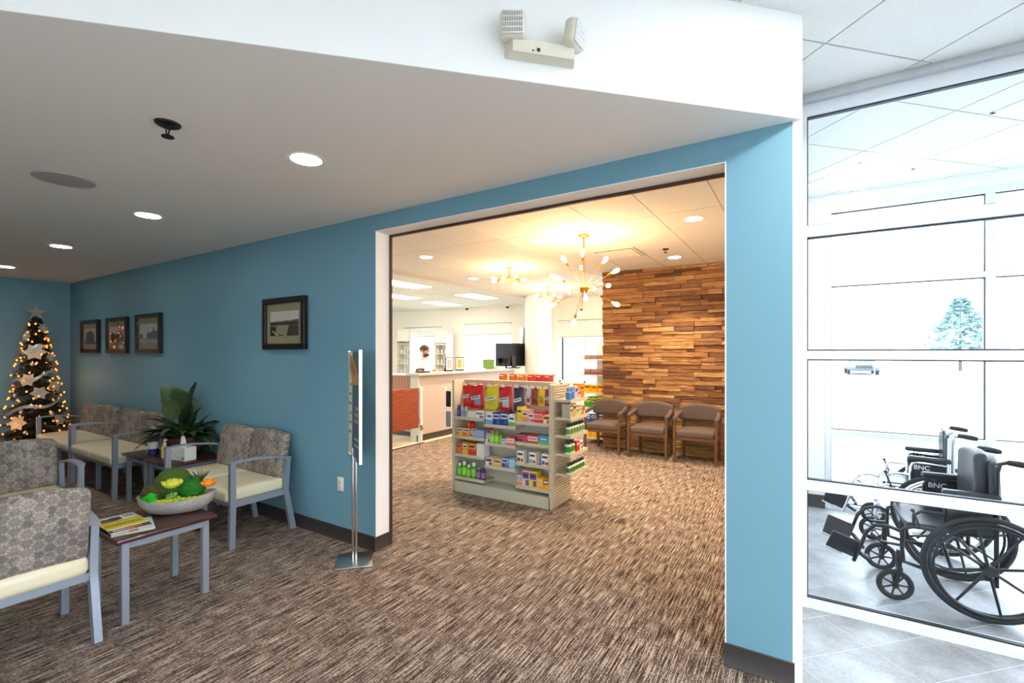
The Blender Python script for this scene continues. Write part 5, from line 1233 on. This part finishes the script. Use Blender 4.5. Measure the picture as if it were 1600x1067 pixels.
    if near: part('back_cushion', M().rbox((-.01, 0, .775), (.08, .36, .44), .035, 3, rnd), 'black_vinyl', t, ang=80)
    else:
        for k in range(4): part('back_pleat', M().tube([(.05, -.18+.12*k, .54), (.045, -.18+.12*k, .95)], .008, 6), pads, t)
    part('cross_brace', M().cyl((-.15, -.24, .26), (-.15, .24, .48), .012, n=8).cyl((-.13, .24, .26), (-.13, -.24, .48), .012, n=8), fm, t)
    part('axle_bar', M().cyl((0, -.30, .317), (0, .30, .317), .010, n=8), fm, t)
    return t
plain('black_leather', L(38, 44, 54), .28, var=.1, scale=60)
wheelchair('near wheelchair with all-black frame, in front of the chrome one', (.935, 1.53), math.radians(2), 'black_metal', 'black_vinyl', True)
wheelchair('rear wheelchair with chrome frame behind the black one', (.97, 2.62), math.radians(-6), 'chrome', 'black_leather', False)
# ceiling panels of the lobby and vestibule ------------------------
def panel(label, c, w, h, rz, z, glow='lobby_glow'):
    t = thing('panel_light', label, 'ceiling light', (c[0], c[1], z), rz, 'lobby and vestibule ceiling panels')
    part('frame', M().box(-w, w, -h, -h+.025, -.008, -.0005).box(-w, w, h-.025, h, -.008, -.0005).box(-w, -w+.025, -h, h, -.008, -.0005).box(w-.025, w, -h, h, -.008, -.0005), 'plastic_white', t, smooth=False)
    part('diffuser', M().box(-w+.025, w-.025, -h+.025, h-.025, -.006, -.0005), glow, t, smooth=False)
panel('square ceiling light panel in the vestibule at the upper right edge', (1.50, 1.75), .3, .3, PI/4, CL, 'vestibule_glow')
panel('ceiling light panel in the vestibule over the far left corner', (.42, 2.72), .3, .3, PI/4, CL, 'vestibule_glow')
panel('lobby ceiling light panel above and behind the camera', (.52, -.64), .3, .3, PI/4, CL)
panel('lobby ceiling light panel behind the camera', (.6, -3.6), .3, .6, PI/4, CL)
recessed((.36, -.72), CL, 'round recessed light in the lobby ceiling above the camera', 'recessed lights in the lobby', 24.0, col=(1, .97, .93), spot=2.75)
# ================================================================== OUTSIDE
rt = random.Random(9)
def fir(label, loc, h, r):
    t = thing('evergreen_tree', label, 'tree', loc, 0, 'trees outside')
    part('trunk', M().cyl((0, 0, -.1), (0, 0, h*.9), .14, .03, 8), 'bark_far', t)
    m = M()
    for i in range(420):
        u = rt.random(); z = h*(.18+.82*u); R = r*(1-u)**.7*rt.uniform(.5, 1.05)+.1; a = rt.uniform(0, 2*PI); c = Vector((R*math.cos(a), R*math.sin(a), z))
        for k in range(5):
            q = Vector((rt.uniform(-1, 1), rt.uniform(-1, 1), rt.uniform(-.4, .5)))*.55; w = Vector((rt.uniform(-1, 1), rt.uniform(-1, 1), rt.uniform(-1, 1)))*.14
            m.poly([c-w, c+w, c+q])
    o = part('foliage', m, 'needles_far', t, smooth=False); o['kind'] = 'stuff'
fir('pale evergreen tree outside beyond the vestibule glass', (12.2, 55, -.08), 6.6, 2.7)
def building(label, x0, x1, y, h, nx, nz):
    t = thing('far_building', label, 'building', ((x0+x1)/2, y, -.08), 0, 'buildings across the street'); w = x1-x0
    part('wall', M().box(-w/2, w/2, 0, 8, 0, h), 'far_wall', t, smooth=False); part('roof', M().box(-w/2-.3, w/2+.3, -.3, 8.3, h, h+.35), 'far_wall', t, smooth=False)
    wm = M().box(-.9, .9, -.06, .1, 0, 1.5).mesh('window', 'far_window', False)
    for i in range(nx):
        for j in range(nz): put('window', wm, t, (-w/2+w*(i+.5)/nx, 0, 1.1+3.0*j))
building('long pale building across the street, left part behind the car', -6, 9.5, 70, 5.0, 6, 1); building('pale two-storey building across the street behind the evergreen', 13, 34, 74, 7.6, 8, 2)
t = thing('parked_car', 'grey car parked outside beyond the vestibule glass', 'car', (3.9, 43, -.08))
body = M().rbox((0, 0, .62), (1.9, 4.4, .62), .18, 3); part('body', body, 'car_paint', t, ang=60)
part('cabin', M().rbox((0, .3, 1.12), (1.6, 2.4, .62), .2, 3, lambda a, b_, c_: (a*(1-.18*max(0, c_/.3)), b_*(1-.2*max(0, c_/.3)), c_)), 'car_paint', t, ang=60)
part('windscreen', M().poly([(-.68, -.93, .98), (.68, -.93, .98), (.58, -.72, 1.34), (-.58, -.72, 1.34)]), 'far_window', t)
part('grille', M().box(-.5, .5, -2.23, -2.18, .5, .72), 'black_plastic', t)
for s in (-1, 1):
    part('headlight', M().rbox((s*.7, -2.16, .68), (.34, .12, .18), .04, 2), 'plastic_white', t)
    for y in (-1.35, 1.35): part('wheel', M().cyl((s*.78, y, .33), (s*.97, y, .33), .33, n=20), 'rubber', t)
t = thing('sign_post', 'thin sign post standing beside the parked car', 'post', (4.5, 40.5, -.08)); part('post', M().cyl((0, 0, 0), (0, 0, 2.2), .03, n=8), 'far_window', t); part('plate', M().box(-.2, .2, -.045, -.035, 1.8, 2.2), 'far_window', t, smooth=False)
